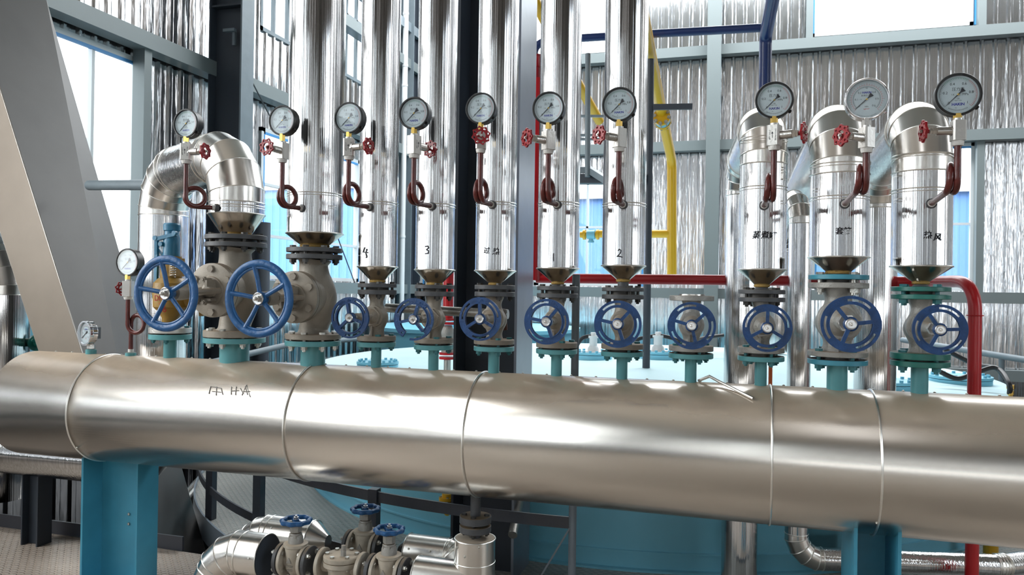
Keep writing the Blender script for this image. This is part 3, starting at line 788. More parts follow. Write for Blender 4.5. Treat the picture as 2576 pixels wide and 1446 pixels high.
def needle_valve(c, h, w, kdir, L, label, rot=0, kscale=1, text=True):
    """white square block with side spindle and red knob; c = centre of the block"""
    t = thing('needle_valve', label, 'valve', c, 'gauge needle valves')
    R0 = Matrix.Rotation(rot, 4, 'Z'); b = MB(); ch = w*.12
    b.prism([(-w/2+ch, -w/2), (w/2-ch, -w/2), (w/2, -w/2+ch), (w/2, w/2-ch), (w/2-ch, w/2), (-w/2+ch, w/2), (-w/2, w/2-ch), (-w/2, -w/2+ch)], -h/2, h/2, R0)
    b.cyl(w*.36, h/2, h/2 + .008, 20)
    b.build('block', 'block', t)
    MB().lathe([(0, -h/2 - .016), (w*.40, -h/2 - .016), (w*.46, -h/2 - .008), (w*.46, -h/2), (0, -h/2)], 20).build('thread_tape', 'tape', t)
    kd = Vector(kdir).normalized(); f = fr((0, 0, 0), kd)
    b = MB(); b.hex(w*.42, w*.3, w*.3 + .010, f, .3); b.cyl(w*.34, w*.3, L*.62, 24, f); b.hex(w*.3, L*.60, L*.74, f); b.build('bonnet', 'steel', t)
    b = MB(); b.hex(w*.26, L*.74, L*.82, f); b.cyl(.0042, L*.5, L + .006, 12, f); b.build('spindle', 'redknob' if False else 'steel', t)
    o = inst(_kn, 'handwheel', t, mw=fr(kd*L, kd) @ Matrix.Scale(kscale, 4) @ Matrix.Rotation(random.uniform(0, 2), 4, 'Z'))
    MB().hex(.006, 0, .004).cyl(.004, 0, .008, 10).build('knob_nut', 'steel', t).matrix_basis = fr(kd*(L + .003), kd)
    if text:     # stamped lettering and flow arrow up the front face
        b = MB()
        for s_, x, sz in (('J13W-160P', -w*.22, .0075), ('DN15 PN160', w*.25, .0075)):
            v, f_ = text_mesh(s_, sz, .0002); b.add(v, f_, R0 @ T((x, -w/2 - .0004, 0)) @ Matrix.Rotation(PI/2, 4, 'X') @ Matrix.Rotation(-PI/2, 4, 'Z'))
        b.box((0, -w/2 - .0003, -.003), (.0016, .0006, .016), R0)
        b.prism([(-.004, 0), (.004, 0), (0, .008)], -.0003, .0003, R0 @ T((0, -w/2 - .0004, .004)) @ Matrix.Rotation(PI/2, 4, 'X'))
        b.build('stamped_marking', 'mark', t)
    return t
def siphon(k, att, P1, ztop, label, rcl, up_only=False):
    if up_only is False:
        c = cols[k]; p = at(att[0], att[1], D - rcl); dx = max(-rcl*.8, min(rcl*.8, p.x - c['X']))
        A = Vector((c['X'] + dx, D - math.sqrt(rcl**2 - dx*dx), p.z))
    t = thing('siphon_tube', label, 'pipe', A, 'maroon pigtail siphon tubes')
    r = .0106; Rl = .043; ws = .0245
    v = Vector((P1.x - A.x, P1.y - A.y, 0)); Mg = v.length; al = math.asin(ws/Mg)
    u = (Matrix.Rotation(-al, 3, 'Z') @ v).normalized(); w = Matrix.Rotation(PI/2, 3, 'Z') @ u; U = v.dot(u)
    cu = U - Rl; pts = [Vector((0, 0, 0)) - u*.004, u*max(.01, cu*.5), u*max(.02, cu - .005)]
    for i in range(0, 41):
        th = math.radians(-90 + 450*i/40); sh = ws*min(1, max(0, (i/40*450 - 20)/380))
        pts.append(u*(cu + Rl*math.cos(th)) + w*sh + Vector((0, 0, Rl + Rl*math.sin(th))))
    top = ztop - A.z
    last = pts[-1]; pts.append(Vector((last.x, last.y, (last.z + top)/2))); pts.append(Vector((last.x, last.y, top)))
    MB().tube(pts, r, 16).build('tube', 'maroon', t, sharp=60)
    f = fr((0, 0, 0), u)
    MB().cyl(r*1.25, -.006, .018, 20, f).build('thread_tape', 'tape', t)
    MB().lathe([(r*1.1, -.012), (r*1.75, -.012), (r*1.75, .005), (r*1.1, .007)], 28, f, True).build('socket', 'dark', t)
    return t
G = [# col att        tubex Yt   blk_t blk_b gy  gr  side ratio away
 ('c3', (543, 523), 469, 2.97, 362, 403, 311, 37, 1, .64, 0, 'leftmost gauge on the risers, over the arched thick riser'),
 ('c4', (760, 524), 711, 2.96, 360, 400, 303, 38, -1, .77, 0, 'gauge in front of the thick straight riser'),
 ('c5', (930, 521), 878, 2.95, 350, 393, 297, 40, 1, .62, 0, 'gauge on the riser marked 4'),
 ('c6', (1086, 519), 1042, 2.95, 342, 388, 285, 41, 1, .75, 1, 'gauge on the riser marked 3'),
 ('c7', (1238, 515), 1210, 2.95, 332, 375, 273, 40, 1, 1.0, 0, 'before the dark column, over a front-facing red knob'),
 ('c8', (1402, 515), 1380, 2.95, 331, 377, 272, 41.5, -1, .58, 0, 'gauge on the riser marked 1, right of the grey column face'),
 ('c9', (1568, 515), 1558, 2.95, 324, 371, 263, 43.5, -1, .67, 0, 'gauge on the riser marked 2'),
 ('c11', (1922, 517), 1948, 2.90, 316, 367, 252, 46.5, 1, .31, 0, 'gauge in front of the navy vertical pipe'),
 ('c12', (2125, 513), 2180, 2.72, 322, 372, 250, 53, -1, .70, 0, 'silver-cased gauge with double scale'),
 ('c13', (2343, 512), 2410, 2.74, 304, 354, 238, 54, -1, .35, 0, 'rightmost gauge, topmost of all'),
]
RPX = {'c3': 69, 'c4': 67, 'c5': 48.5, 'c6': 49.5, 'c7': 50.5, 'c8': 51.5, 'c9': 53.5, 'c11': 57, 'c12': 69.5, 'c13': 69}
for k, att, tx, Yt, bt, bb, gy, gr, sd, ratio, away, wh in G:
    P = at(tx, (bt+bb)/2, Yt); m_ = mpp(P); h = (bb-bt)*m_; w = h*.62
    rcl = RPX[k]*mpp(at(_px(k), 515, D))
    what = wh.split(',')[0] if k not in ('c7', 'c8') else wh
    siphon(k, att, P, P.z - h/2 + .002, 'maroon curled siphon tube below the ' + ('silver-cased gauge with double scale' if k == 'c12' else {'c3': 'gauge nearest the arched riser', 'c4': 'gauge on the thick straight riser', 'c5': 'gauge of the riser marked 4', 'c6': 'gauge of the riser marked 3', 'c7': 'gauge before the dark column', 'c8': 'gauge of the riser marked 1', 'c9': 'gauge of the riser marked 2', 'c11': 'gauge before the navy pipe', 'c13': 'rightmost gauge'}[k]), rcl)
    view = (P - CAM); view.z = 0; view.normalize(); lat = Vector((view.y, -view.x, 0))*sd
    s_ = math.sqrt(max(0, 1 - ratio**2)); kd = lat*s_ + view*(ratio if away else -ratio)
    needle_valve(P, h, w, kd, .103, 'needle valve under the ' + {'c3': 'leftmost gauge on the risers', 'c4': 'gauge of the thick straight riser, knob to its left', 'c5': 'gauge of the riser marked 4, knob to its right', 'c6': 'gauge of the riser marked 3, knob half behind the block', 'c7': 'gauge before the dark column, knob facing front', 'c8': 'gauge of the riser marked 1, knob to its left', 'c9': 'gauge of the riser marked 2, knob to its left', 'c11': 'gauge before the navy pipe, knob seen edge-on', 'c12': 'silver-cased gauge, knob to its left', 'c13': 'rightmost gauge, knob seen edge-on'}[k],
                 rot=math.atan2(kd.y, kd.x) if k not in ('c3', 'c5') else .35, kscale=1.0 if k not in ('c12', 'c13') else .95)
    gp = at(tx, gy, Yt); gz = gp.z; R = gr*m_/1.02
    gpos = Vector((at(tx, gy, Yt).x, Yt, gz)); top = P.z + h/2
    lab = ('round silver pressure gauge' if k == 'c12' else 'round black pressure gauge') + ', ' + wh
    gauge(gpos, R, lab, 'silver' if k == 'c12' else 'black', stemlen=max(.005, gz - R - top - .004))

# small gauge with upright siphon on the left of the header
P = at(329, 885, D); base = Vector((P.x, D, ZT - .012)); t = thing('siphon_tube', 'maroon siphon tube standing upright at the header left end', 'pipe', base, 'maroon pigtail siphon tubes')
zt = at(326, 745, D).z - base.z; zl0 = at(326, 836, D).z - base.z; pts = [Vector((0, 0, .0)), Vector((0, 0, zl0 - .03))]; Rl = .045
pts.append(Vector((0, 0, zl0 + Rl)))
for i in range(0, 37):
    th = math.radians(180 - 10*i); pts.append(Vector((Rl + Rl*math.cos(th), -.024*i/36, zl0 + Rl + Rl*math.sin(th)*1.0)))
pts.append(Vector((0, -.024, zt)))
MB().tube(pts, .0108, 14).build('tube', 'maroon', t, sharp=60)
MB().lathe([(0, 0), (.026, 0), (.026, .026), (.018, .03), (0, .03)], 24).build('socket', 'teal', t)
MB().cyl(.0135, .028, .045, 20).build('thread_tape', 'tape', t)
q = Vector((base.x, D - .024, base.z + zt)); m_ = mpp(q); h = .078
needle_valve(q + Vector((0, 0, h/2)), h, .046, (-.8, .45, 0), .085, 'needle valve with red knob beneath the small gauge at far left', rot=.3, text=False)
gz = at(322, 660, D).z; gauge(Vector((q.x - .004, q.y, gz)), 34.5*m_, 'round black pressure gauge, lowest one, in front of the slanted duct', stemlen=max(.01, gz - 34.5*m_ - q.z - h - .004))
# silver bimetal thermometer on its teal socket
P = at(229, 880, D); t = thing('dial_thermometer', 'small chrome dial thermometer on a teal socket at the header left end', 'thermometer', (P.x, D, ZT - .015))
MB().lathe([(0, 0), (.026, 0), (.026, .036), (.02, .04), (0, .04)], 24).build('socket', 'teal', t)
g0 = at(210, 838, D - .03); R = .064
b = MB(); b.cyl(.009, .03, .10, 16); b.hex(.02, .042, .060); b.hex(.014, .062, .072); b.build('stem_fitting', 'steel', t)
dd = Vector((-.28, -1, 0)).normalized(); f = fr((-.012, -.02, g0.z - ZT + .015), dd)
b = MB(); b.lathe([(0, -.03), (R*.9, -.03), (R*.95, -.026), (R*.95, -.004), (R, 0), (R, .012), (R*.88, .012), (R*.86, 0), (0, 0)], 48, f); b.build('case', 'chrome', t)
b = MB(); b.box((0, -.0, -.045), (.05, .06, .034), f); b.build('back_box', 'railgrey', t)
MB().cyl(R*.86, 0, .001, 40, f).build('dial', 'dial', t)
for me in _dial['silver']: inst(me, 'dial_marking', t, mw=f @ T((0, 0, .0015)) @ Matrix.Scale(R*.85, 4))
b = MB(); b.beam((0, 0, .003), (*pol(R*.7, 215), .003), .0025, .001); b.beam((0, 0, .003), (*pol(R*.25, 35), .003), .008, .001)
o = b.build('needle', 'mark', t); o.matrix_basis = f
MB().cyl(R*.88, .008, .009, 40, f).build('glass', 'gglass', t)

# ------------------------------------------------------------------ safety valve
c = cols['c2']; z0 = c['z'][3]; t = thing('safety_valve', 'ochre safety valve with petrol-blue cap and lever behind the left blue wheel', 'valve', (c['X'], D, z0)); m_ = mpp((c['X'], D, z0))
Z = lambda py: at(428, py, D).z - z0
b = MB(); flange(b, c['r'], 0, Z(824), .02); b.build('lower_flange', 'block', t)
b = MB(); b.lathe([(0, 0), (20*m_, 0), (20*m_, Z(800)), (28*m_, Z(785)), (41*m_, Z(772)), (43*m_, Z(740)), (41*m_, Z(712)), (30*m_, Z(700)), (0, Z(700))], 40)
q = fr((0, 0, Z(748)), (.8, .62, 0)); b.cyl(30*m_, 0, 70*m_, 32, q); b.lathe([(20*m_, 66*m_), (47*m_, 66*m_), (47*m_, 78*m_), (20*m_, 78*m_)], 40, q)
b.build('body', 'ochre', t)
v, f_ = text_mesh('DN50', 22*m_, .0006); b = MB(); rr = 43.3*m_
for s_, zz, sz in (('DN50', 750, 20), ('16', 777, 22)):
    v, f_ = text_mesh(s_, sz*m_, .0006); b.add([(rr*math.sin(x/rr + .25), -rr*math.cos(x/rr + .25), Z(zz) + y) for x, y, _ in v], f_)
b.box((rr*math.sin(.25), -rr*math.cos(.25) - .0, Z(763)), (24*m_, .002, .0015), )
b.build('painted_marking', 'dialred', t)
b = MB(); b.lathe([(0, Z(702)), (25*m_, Z(702)), (26*m_, Z(695)), (25*m_, Z(645)), (0, Z(645))], 40); b.box((20*m_, -4*m_, Z(672)), (14*m_, 40*m_, .09)); b.build('bonnet', 'ochre', t)
b = MB(); pts = [Vector((22*m_ + 6*m_*math.cos(a*.5), -20*m_ + 6*m_*math.sin(a*.5), Z(697) + a*(Z(650)-Z(697))/100)) for a in range(101)]
b.tube(pts, 1.3*m_, 6); b.build('spring', 'steel', t)
b = MB(); b.lathe([(0, Z(648)), (20*m_, Z(648)), (20*m_, Z(598)), (17*m_, Z(590)), (17*m_, Z(582)), (20*m_, Z(580)), (20.5*m_, Z(566)), (18*m_, Z(562)), (0, Z(562))], 40)
b.build('cap', 'cyan', t)
b = MB(); b.beam((-32*m_, -18*m_, Z(603)), (24*m_, -14*m_, Z(590)), 10*m_, 9*m_); b.beam((-30*m_, -18*m_, Z(600)), (-33*m_, -14*m_, Z(640)), 8*m_, 8*m_); b.beam((-33*m_, -14*m_, Z(638)), (-32*m_, -16*m_, Z(745)), 9*m_, 7*m_)
b.beam((-30*m_, -10*m_, Z(626)), (-12*m_, -8*m_, Z(650)), 8*m_, 5*m_)
for x, y in ((-32, 745), (-32, 600), (25, 588), (-15, 615)): b.cyl(6*m_, -4*m_, 4*m_, 14, fr((x*m_, -20*m_, Z(y)), (0, 1, 0)))
b.build('lever', 'cyan', t)
bolt_ring(t, (0, 0, (c['z'][2] + c['z'][1])/2 - z0), c['r']*.78, 4, c['z'][2]-c['z'][1], .0135, 'tealbolt', .3)
MB().cyl(c['r']*.6, c['z'][0] - z0, 0, 32).build('gasket', 'blackbolt', t)

# galvanised cross pipe behind the small valves, with rusty lever cock
p0 = at(972, 774, D + .12); p1 = at(1262, 790, D + .12)
o = MB().tube([p0, p1], .0215, 24).build('galvanised_pipe', 'galv'); tag(o, 'bare galvanised pipe lying across behind the small valves', 'pipe')
t = thing('lever_cock', 'small rusty lever cock at the right end of the galvanised pipe', 'valve', p1)
b = MB(); b.lathe([(0, -.02), (.022, -.02), (.026, 0), (.022, .03), (0, .03)], 16, fr((0, 0, 0), (1, 0, 0))); b.hex(.016, 0, .035, fr((.01, 0, .0), (.3, -1, .3))); b.build('body', 'galv', t)
b = MB(); b.tube([Vector((.012, -.035, .012)), Vector((.026, -.04, -.01)), Vector((.03, -.04, -.07))], [.009, .01, .011], 10); b.build('lever', 'rust', t)
# loose metal strap lying on top of the header
p = [on_header(1752, 968), None, None]
a = at(1757, 958, D); b_ = at(1800, 962, D); e = at(1890, 990, D - .15)
o = MB().tube([Vector((a.x, D, ZT + .006)), Vector((at(1785, 955, D).x, D - .02, ZT + .028)), Vector((at(1810, 960, D).x, D - .05, ZT + .012)), Vector((at(1895, 985, D-.13).x, D - .15, ZT - .035))], .006, 8).build('bent_rod', 'galv')
tag(o, 'bent galvanised rod lying on the header beside the open flange', 'rod')

# ------------------------------------------------------------------ supports under the header
def ibeam(b, a, z0, z1, fw, dp, tf=.012, tw=.010, ax='x', m=None):
    """upright I: flanges face along ax"""
    h = z1 - z0; cz = (z0+z1)/2; x, y = a
    if ax == 'x':
        for s_ in (-1, 1): b.box((x + s_*(dp-tf)/2, y, cz), (tf, fw, h), m)
        b.box((x, y, cz), (dp - 2*tf, tw, h), m)
    else:
        for s_ in (-1, 1): b.box((x, y + s_*(dp-tf)/2, cz), (fw, tf, h), m)
        b.box((x, y, cz), (tw, dp-2*tf, h), m)
    return b
def header_post(pl, pr_, py, df, yw, dr, label):
    """web plate facing the aisle between two side flanges; df, dr = how far each comes forward"""
    xl_ = at(pl, py, D + yw - df).x; xr_ = at(pr_, py, D + yw - dr).x; xm = (xl_ + xr_)/2; w = xr_ - xl_
    t = thing('header_support', label, 'support', (xm, D, -.004))
    under = lambda y: ZH - math.sqrt(max(0, RH**2 - y*y)) + .004
    b = MB(); b.box((0, yw, under(yw)/2), (w - .02, .012, under(yw))); b.build('web', 'support', t)
    for x, d_ in ((-w/2 + .006, df), (w/2 - .006, dr)):
        n = 16; y1 = yw + .10; ys = [yw - d_ + (y1 - yw + d_)*i/n for i in range(n+1)]
        poly = [(ys[0], 0), (y1, 0)] + [(y, under(y)) for y in reversed(ys)]
        MB().prism(poly, x - .006, x + .006, Matrix(((0, 0, 1, 0), (1, 0, 0, 0), (0, 1, 0, 0), (0, 0, 0, 1)))).build('side_flange', 'support', t)
    MB().box((0, yw - .02, .010), (w + .08, .34, .012)).build('base_plate', 'support', t)
    return t
hp = header_post(203, 345, 1300, .13, .02, .045, 'blue steel post carrying the left end of the header')
for z in (.33, .38): MB().lathe([(.008, 0), (.006, .005), (0, .006)], 10, fr((.05, .012, z), (0, -1, 0))).build('rivet', 'zinc', hp)
header_post(2148, 2268, 1400, .26, .10, .26, 'blue steel post carrying the right part of the header')

# ------------------------------------------------------------------ post under the low run of the arched pipe
_, q, zl, r = LOWP[0]; p = at(92, 1300, q.y)
o = ibeam(MB(), (0, 0), -.004, zl - r*.93, .10, .125, .01, .01).build('pipe_post', 'coldark', None, (p.x, q.y, 0)); tag(o, 'short dark steel post under the low jacketed pipe at left', 'post')

# ------------------------------------------------------------------ steam trap set hanging below the header
X7 = at(1196, 1300, D).x; zz = lambda py, px=1196, Y=D: at(px, py, Y).z
m_ = mpp((X7, D, .6))
t = thing('drain_nozzle', 'dark drain stub with bolted flanges under the header', 'pipe', (X7, D, zz(1318)))
z0 = zz(1318); b = MB(); b.cyl(13*m_, zz(1305) - z0, ZH - RH + .03 - z0, 24); b.build('upper_tube', 'dark', t)
b = MB(); b.cyl(13*m_, zz(1375) - z0, zz(1340) - z0, 24); b.build('lower_tube', 'dark', t)
for y0, y1, n_ in ((1314, 1296, 'upper_flange'), (1336, 1320, 'lower_flange')):
    b = MB(); flange(b, 40*m_, zz(y0) - z0, zz(y1) - z0, .01); b.build(n_, 'dark', t)
bolt_ring(t, (0, 0, zz(1316) - z0), 29*m_, 4, zz(1296) - zz(1336), .0125, 'blackbolt', .1)
# jacketed elbow pipe under it
ztop = zz(1352); t = thing('jacketed_drop_pipe', 'upright aluminium-jacketed drop pipe with flat cap under the drain stub', 'pipe', (X7, D, 0))
R_ = 51*m_; b = MB(); b.lathe([(.024, ztop), (R_*.97, ztop), (R_, ztop - .004), (R_, -.001)], 64); b.build('cladding', 'cladx', t)
MB().lathe([(.024, ztop), (R_*.96, ztop), (R_*.96, ztop + .002), (.024, ztop + .002)], 48, None, True).build('end_cap', 'capdust', t); MB().ring(R_, .003, 64, 8, T((0, 0, ztop - .002))).build('rolled_edge', 'band', t); MB().ring(R_, .0025, 64, 8, T((0, 0, zz(1410)))).build('seam_band', 'band', t)
for a, py in ((-100, 1385), (-70, 1440), (-130, 1368), (-60, 1360), (-150, 1440)):
    n_ = Vector((math.cos(math.radians(a)), math.sin(math.radians(a)), 0)); p = n_*R_; p.z = zz(py); inst(sme, 'jacket_screw', t, mw=fr(p, n_))
YA = D - .02; YBk = D + .24
ZA = at(860, 1424, YA).z; ZB = at(900, 1372, YBk).z
def xA(px): return at(px, 1424, YA).x
def xB(px): return at(px, 1372, YBk).x
def jacket(name, label, P, r, rad, cone=None, capend=None, screws=(), Y=None):
    P = [Vector(p) for p in P]; t = thing(name, label, 'pipe', P[0])
    gored(t, [p - P[0] for p in P], r, None, 3, ('cladx', 'cladx'), rad)
    d0 = (P[0] - P[1]).normalized()
    if cone: b = MB(); b.lathe([(r, 0), (r*.35, cone)], 48, fr((0, 0, 0), d0)); b.build('jacket_cone', 'cladx', t); MB().ring(r, .003, 48, 6, fr((0, 0, 0), d0)).build('seam_band', 'band', t)
    if capend: MB().cyl(r*.97, 0, .004, 48, fr((0, 0, 0), d0)).build('end_cap', 'coldark', t); MB().ring(r, .003, 48, 6, fr((0, 0, 0), d0)).build('seam_band', 'band', t)
    for (u, a) in screws:
        dd = (P[1]-P[0]).normalized(); s1 = Vector((0, -math.cos(a), math.sin(a))); inst(sme, 'jacket_screw', t, mw=fr(dd*u + s1*r, s1))
    return t
rA = .105
jacket('jacketed_pipe', 'jacketed elbow pipe at the front left of the trap set', [(xA(672), YA, ZA), (xA(572), YA, ZA), (xA(550) - .1, YA - .04, -.1)], rA, .155, capend=1, screws=((.03, .2), (.16, .2), (.18, -.5)))
jacket('jacketed_pipe', 'jacketed pipe with cone behind the front left elbow of the trap set', [(xB(790), YBk, ZB), (xB(660), YBk, ZB), (xB(560) - .05, YBk + .0, -.1)], rA*.95, .13, cone=.08, screws=((.04, .6), (.2, .7)))
jacket('jacketed_pipe', 'jacketed pipe at the front right of the trap set, meeting the drop pipe', [(xA(1052), YA, ZA), (X7 - .02, YA, ZA)], rA*.86, .1, capend=1, screws=((.05, .4), (.12, .4)))
jacket('jacketed_pipe', 'jacketed pipe at the rear right of the trap set with a cone end', [(xB(1030), YBk, ZB), (xB(1150), YBk, ZB), (X7 - .01, D + .03, ZB - .1)], rA*.84, .08, cone=.05, screws=((.03, .5), (.14, .5)))

def gate_valve(xl_, xr_, xm, Y, Zc, wz, label, R):
    t = thing('angle_stop_valve', label, 'valve', (xm, Y, Zc), 'trap set stop valves')
    a, b2 = xl_ - xm, xr_ - xm; fl = .075
    for x, s_ in ((a, 1), (b2, -1)):
        b = MB(); flange(b, fl, 0, .016, .02, fr((x, 0, 0), (s_, 0, 0))); b.build('flange', 'valve3', t)
        b = MB(); flange(b, fl, -.024, -.006, .02, fr((x, 0, 0), (s_, 0, 0))); b.build('mating_flange', 'dark', t)
        bolt_ring(t, (x - s_*.004, 0, 0), fl*.76, 4, .04, .012, 'zinc', .5, d=(s_, 0, 0))
    b = MB(); b.tube([Vector((a, 0, 0)), Vector((a*.45, 0, -.005)), Vector((0, 0, -.03)), Vector((b2*.45, 0, -.005)), Vector((b2, 0, 0))], [.034, .033, .042, .033, .034], 28)
    b.lathe([(0, -.06), (.03, -.055), (.046, -.03), (.048, .04), (.050, .065), (.057, .07), (.057, .082), (.05, .085), (0, .085)], 36); b.build('body', 'valve3', t)
    b = MB(); b.lathe([(0, .085), (.036, .085), (.034, .11), (.026, .13), (0, .13)], 28); b.hex(.034, .10, .125); b.hex(.028, .135, .168, ph=.4); b.build('bonnet', 'valve2', t)
    b = MB(); b.cyl(.0085, .13, wz - Zc + .012, 14); b.hex(.012, wz - Zc + .006, wz - Zc + .018); b.cyl(.006, wz-Zc, wz-Zc+.026, 10); b.build('stem', 'steel', t)
    b = MB(); n = 80; rr = R*.13; prof = []
    vs = []; fs = []; kk = 10
    for i in range(n):
        A = 2*PI*i/n; Rr = R*(.86 + .05*math.cos(9*A))
        for j in range(kk):
            q = 2*PI*j/kk; vs.append(((Rr + rr*1.1*math.cos(q))*math.cos(A), (Rr + rr*1.1*math.cos(q))*math.sin(A), rr*1.2*math.sin(q)))
    for i in range(n):
        for j in range(kk): fs.append((i*kk+j, ((i+1) % n)*kk+j, ((i+1) % n)*kk+(j+1) % kk, i*kk+(j+1) % kk))
    b.add(vs, fs, T((0, 0, wz - Zc)))
    for A in (20, 140, 260):
        x, y = pol(1, A); b.tube([Vector((0, 0, wz-Zc)), Vector((x*R*.45, y*R*.45, wz-Zc - .012)), Vector((x*R*.8, y*R*.8, wz-Zc))], R*.09, 8)
    b.cyl(R*.2, wz-Zc-.012, wz-Zc+.008, 20); b.build('handwheel', 'blueb', t)
    b = MB(); b.prism([(-.014, 0), (.014, 0), (.0, .026)], 0, .002, fr((-.006, -.048, .0), (0, -1, 0), (0, 0, 1)))
    for s_, zz_, sz in (('DT50', -.014, .014), ('2022', -.032, .014)):
        v, f_ = text_mesh(s_, sz, .001); b.add([(x, -.0485 - z_, zz_ + y) for x, y, z_ in v], f_)
    b.build('casting_mark', 'valve2', t)
    return t
gate_valve(xA(715), xA(772), xA(743), YA, ZA, at(741, 1309, YA).z, 'stop valve with scalloped blue wheel, leftmost of the three at the bottom', 39*mpp(at(741, 1309, YA)))
gate_valve(xA(944), xA(1012), xA(978), YA, ZA, at(979, 1332, YA).z, 'stop valve with scalloped blue wheel, front right of the three at the bottom', 39*mpp(at(979, 1332, YA)))
gate_valve(xB(886), xB(948), xB(918), YBk, ZB, at(918, 1280, YBk).z, 'stop valve with scalloped blue wheel, rearmost of the three at the bottom', 37*mpp(at(918, 1280, YBk)))
t = thing('steam_trap', 'cast steam trap with bolted flat cover between the two front stop valves', 'valve', (xA(860), YA, ZA - .02))
b = MB(); b.lathe([(0, -.17), (.05, -.17), (.06, -.15), (.062, .0), (.07, .02), (.085, .03), (.085, .05), (0, .05)], 48); b.tube([Vector((xA(800)-xA(860), 0, .02)), Vector((xA(925) - xA(860), 0, .02))], .033, 24); b.build('body', 'valve3', t)
b = MB(); b.lathe([(0, .053), (.084, .053), (.085, .056), (.085, .072), (.08, .076), (0, .078)], 48); b.build('cover', 'valve3', t)
b = MB(); b.hex(.014, .076, .105, T((.018, -.02, 0))); b.cyl(.01, .1, .125, 14, T((.018, -.02, 0))); b.build('vent_plug', 'valve2', t)
bolt_ring(t, (0, 0, .055), .068, 6, .045, .011, 'zinc', .3)
for x in (xA(812) - xA(860), xA(912) - xA(860)):
    s_ = 1 if x < 0 else -1; b = MB(); flange(b, .075, -.008, .009, .02, fr((x, 0, .02), (s_, 0, 0))); b.build('flange', 'valve3', t)

# ------------------------------------------------------------------ floors
TC = Vector((-.92, 7.23, 0)); TR = 2.92; RP = 3.8
def arcpts(c, r, a0, a1, n): return [(c.x + r*math.cos(math.radians(a0 + (a1-a0)*i/n)), c.y + r*math.sin(math.radians(a0 + (a1-a0)*i/n))) for i in range(n+1)]
b = MB(); b.prism([(XL, YF), (XR, YF), (XR, 5.6)] + [(TC.x + 3.8*math.cos(math.radians(a)), TC.y + 3.8*math.sin(math.radians(a))) for a in range(-25, -122, -4)] + [(-2.9, 3.78), (XL, 3.86)], -.06, -.004)
struct(b.build('floor', 'tread'))
b = MB(); b.prism(arcpts(TC, RP, 0, 358, 89), -.05, 0); o = b.build('round_platform', 'treadg'); tag(o, 'round grey tread-plate platform the blue tank stands on', 'platform')
b = MB(); b.lathe([(RP, -.14), (RP + .012, -.14), (RP + .012, .02), (RP, .02)], 120, None, True); b.build('rim_plate', 'railgrey', o, loc=(TC.x, TC.y, 0)); 
b = MB()
b.box((0, 0, ZLOW - .05), (40, 40, .1)); struct(b.build('floor_lower', 'concrete'))
# kick plate on the near floor edge
a = atz(0, 1318, 0); b = MB(); b.box(((-5.6 - 3.12)/2, 3.80, .035), (5.6 - 3.12, .012, .085)); o = b.build('kick_plate', 'rail'); tag(o, 'low dark kick plate along the back edge of the left floor', 'kick plate')
# platform rails and posts
t = thing('curved_guard_rail', 'dark curved rail bars on posts around the round platform', 'railing', (TC.x, TC.y, 0))
def rail(z, r, a0, a1, w=.012, h=.05):
    b = MB(); n = 40
    for i in range(n):
        p = arcpts(Vector((0, 0, 0)), r, a0, a1, n); b.beam((*p[i], z), (*p[i+1], z), w, h, (0, 0, 1))
    return b
def ang(px, py, z=0, r=RP):
    best = None
    for i in range(0, 3600):
        a = math.radians(180 + i*.05); p = Vector((TC.x + r*math.cos(a), TC.y + r*math.sin(a), z)); v = p - CAM; d = v.dot(FWD)
        x = IW/2 + F*v.dot(RT)/d
        if best is None or abs(x - px) < best[0]: best = (abs(x-px), 180 + i*.05)
        if i > 2200: break
    return best[1]
aL = ang(515, 1240); aM = ang(637, 1340); aN = ang(938, 1360, 0, 3.66); aC = ang(1436, 1400, 0, 3.66)
rail(.2, RP - .02, aL - 12, aN).build('toe_bar', 'rail', t); rail(.46, 3.66, aL - 5, aC, h=.055).build('guard_bar', 'rail', t)
for a, h, r in ((aL + .6, .5, RP - .03), (aM, .5, RP - .03), (aN, .5, 3.66)):
    b = MB(); b.box((r*math.cos(math.radians(a)), r*math.sin(math.radians(a)), h/2), (.05, .05, h)); b.build('post', 'rail', t)
q = Vector((TC.x + 3.66*math.cos(math.radians(aC)), TC.y + 3.66*math.sin(math.radians(aC)), 0))
t = thing('pipe_post', 'round grey-blue post with diagonal brace right of the dark column', 'post', q)
MB().cyl(.0185, 0, at(1436, 690, q.y).z, 20).build('pole', 'railgrey', t)
e = at(1356, 1446, q.y + .0) - q; MB().beam(Vector((-.01, 0, at(1428, 1325, q.y).z)), Vector((e.x, 0, e.z - .02)), .03, .008).build('brace', 'railgrey', t)

# ------------------------------------------------------------------ blue tank
ZTK = at(830, 918, 7.0).z; ZTK = .86
t = thing('storage_tank', 'big light-blue round tank with flat lid standing behind the header', 'tank', (TC.x, TC.y, 0))
b = MB(); b.lathe([(TR + .03, 0), (TR + .03, .012), (TR, .014), (TR, ZTK), (TR - .01, ZTK + .006)], 160); b.lathe([(TR + .012, .10), (TR + .012, .11), (TR, .112), (TR, .098)], 160, None, True); b.build('shell', 'tank', t)
b = MB(); b.lathe([(TR + .02, ZTK), (TR + .02, ZTK + .012), (TR*.5, ZTK + .07), (0, ZTK + .10)], 160); b.build('lid', 'tanktop', t)
def lidz(p): 
    rr = math.hypot(p[0], p[1])/TR; return ZTK + .012 + (1-rr)*.10
def lid_at(px, py):
    z = ZTK + .05
    for _ in range(4): p = atz(px, py, z); z = lidz((p.x - TC.x, p.y - TC.y))
    return p - Vector((TC.x, TC.y, 0))
mbm = MB().hex(.013, .05, .072).mesh('manhole_bolt'); mbm.materials.append(M['tank'])
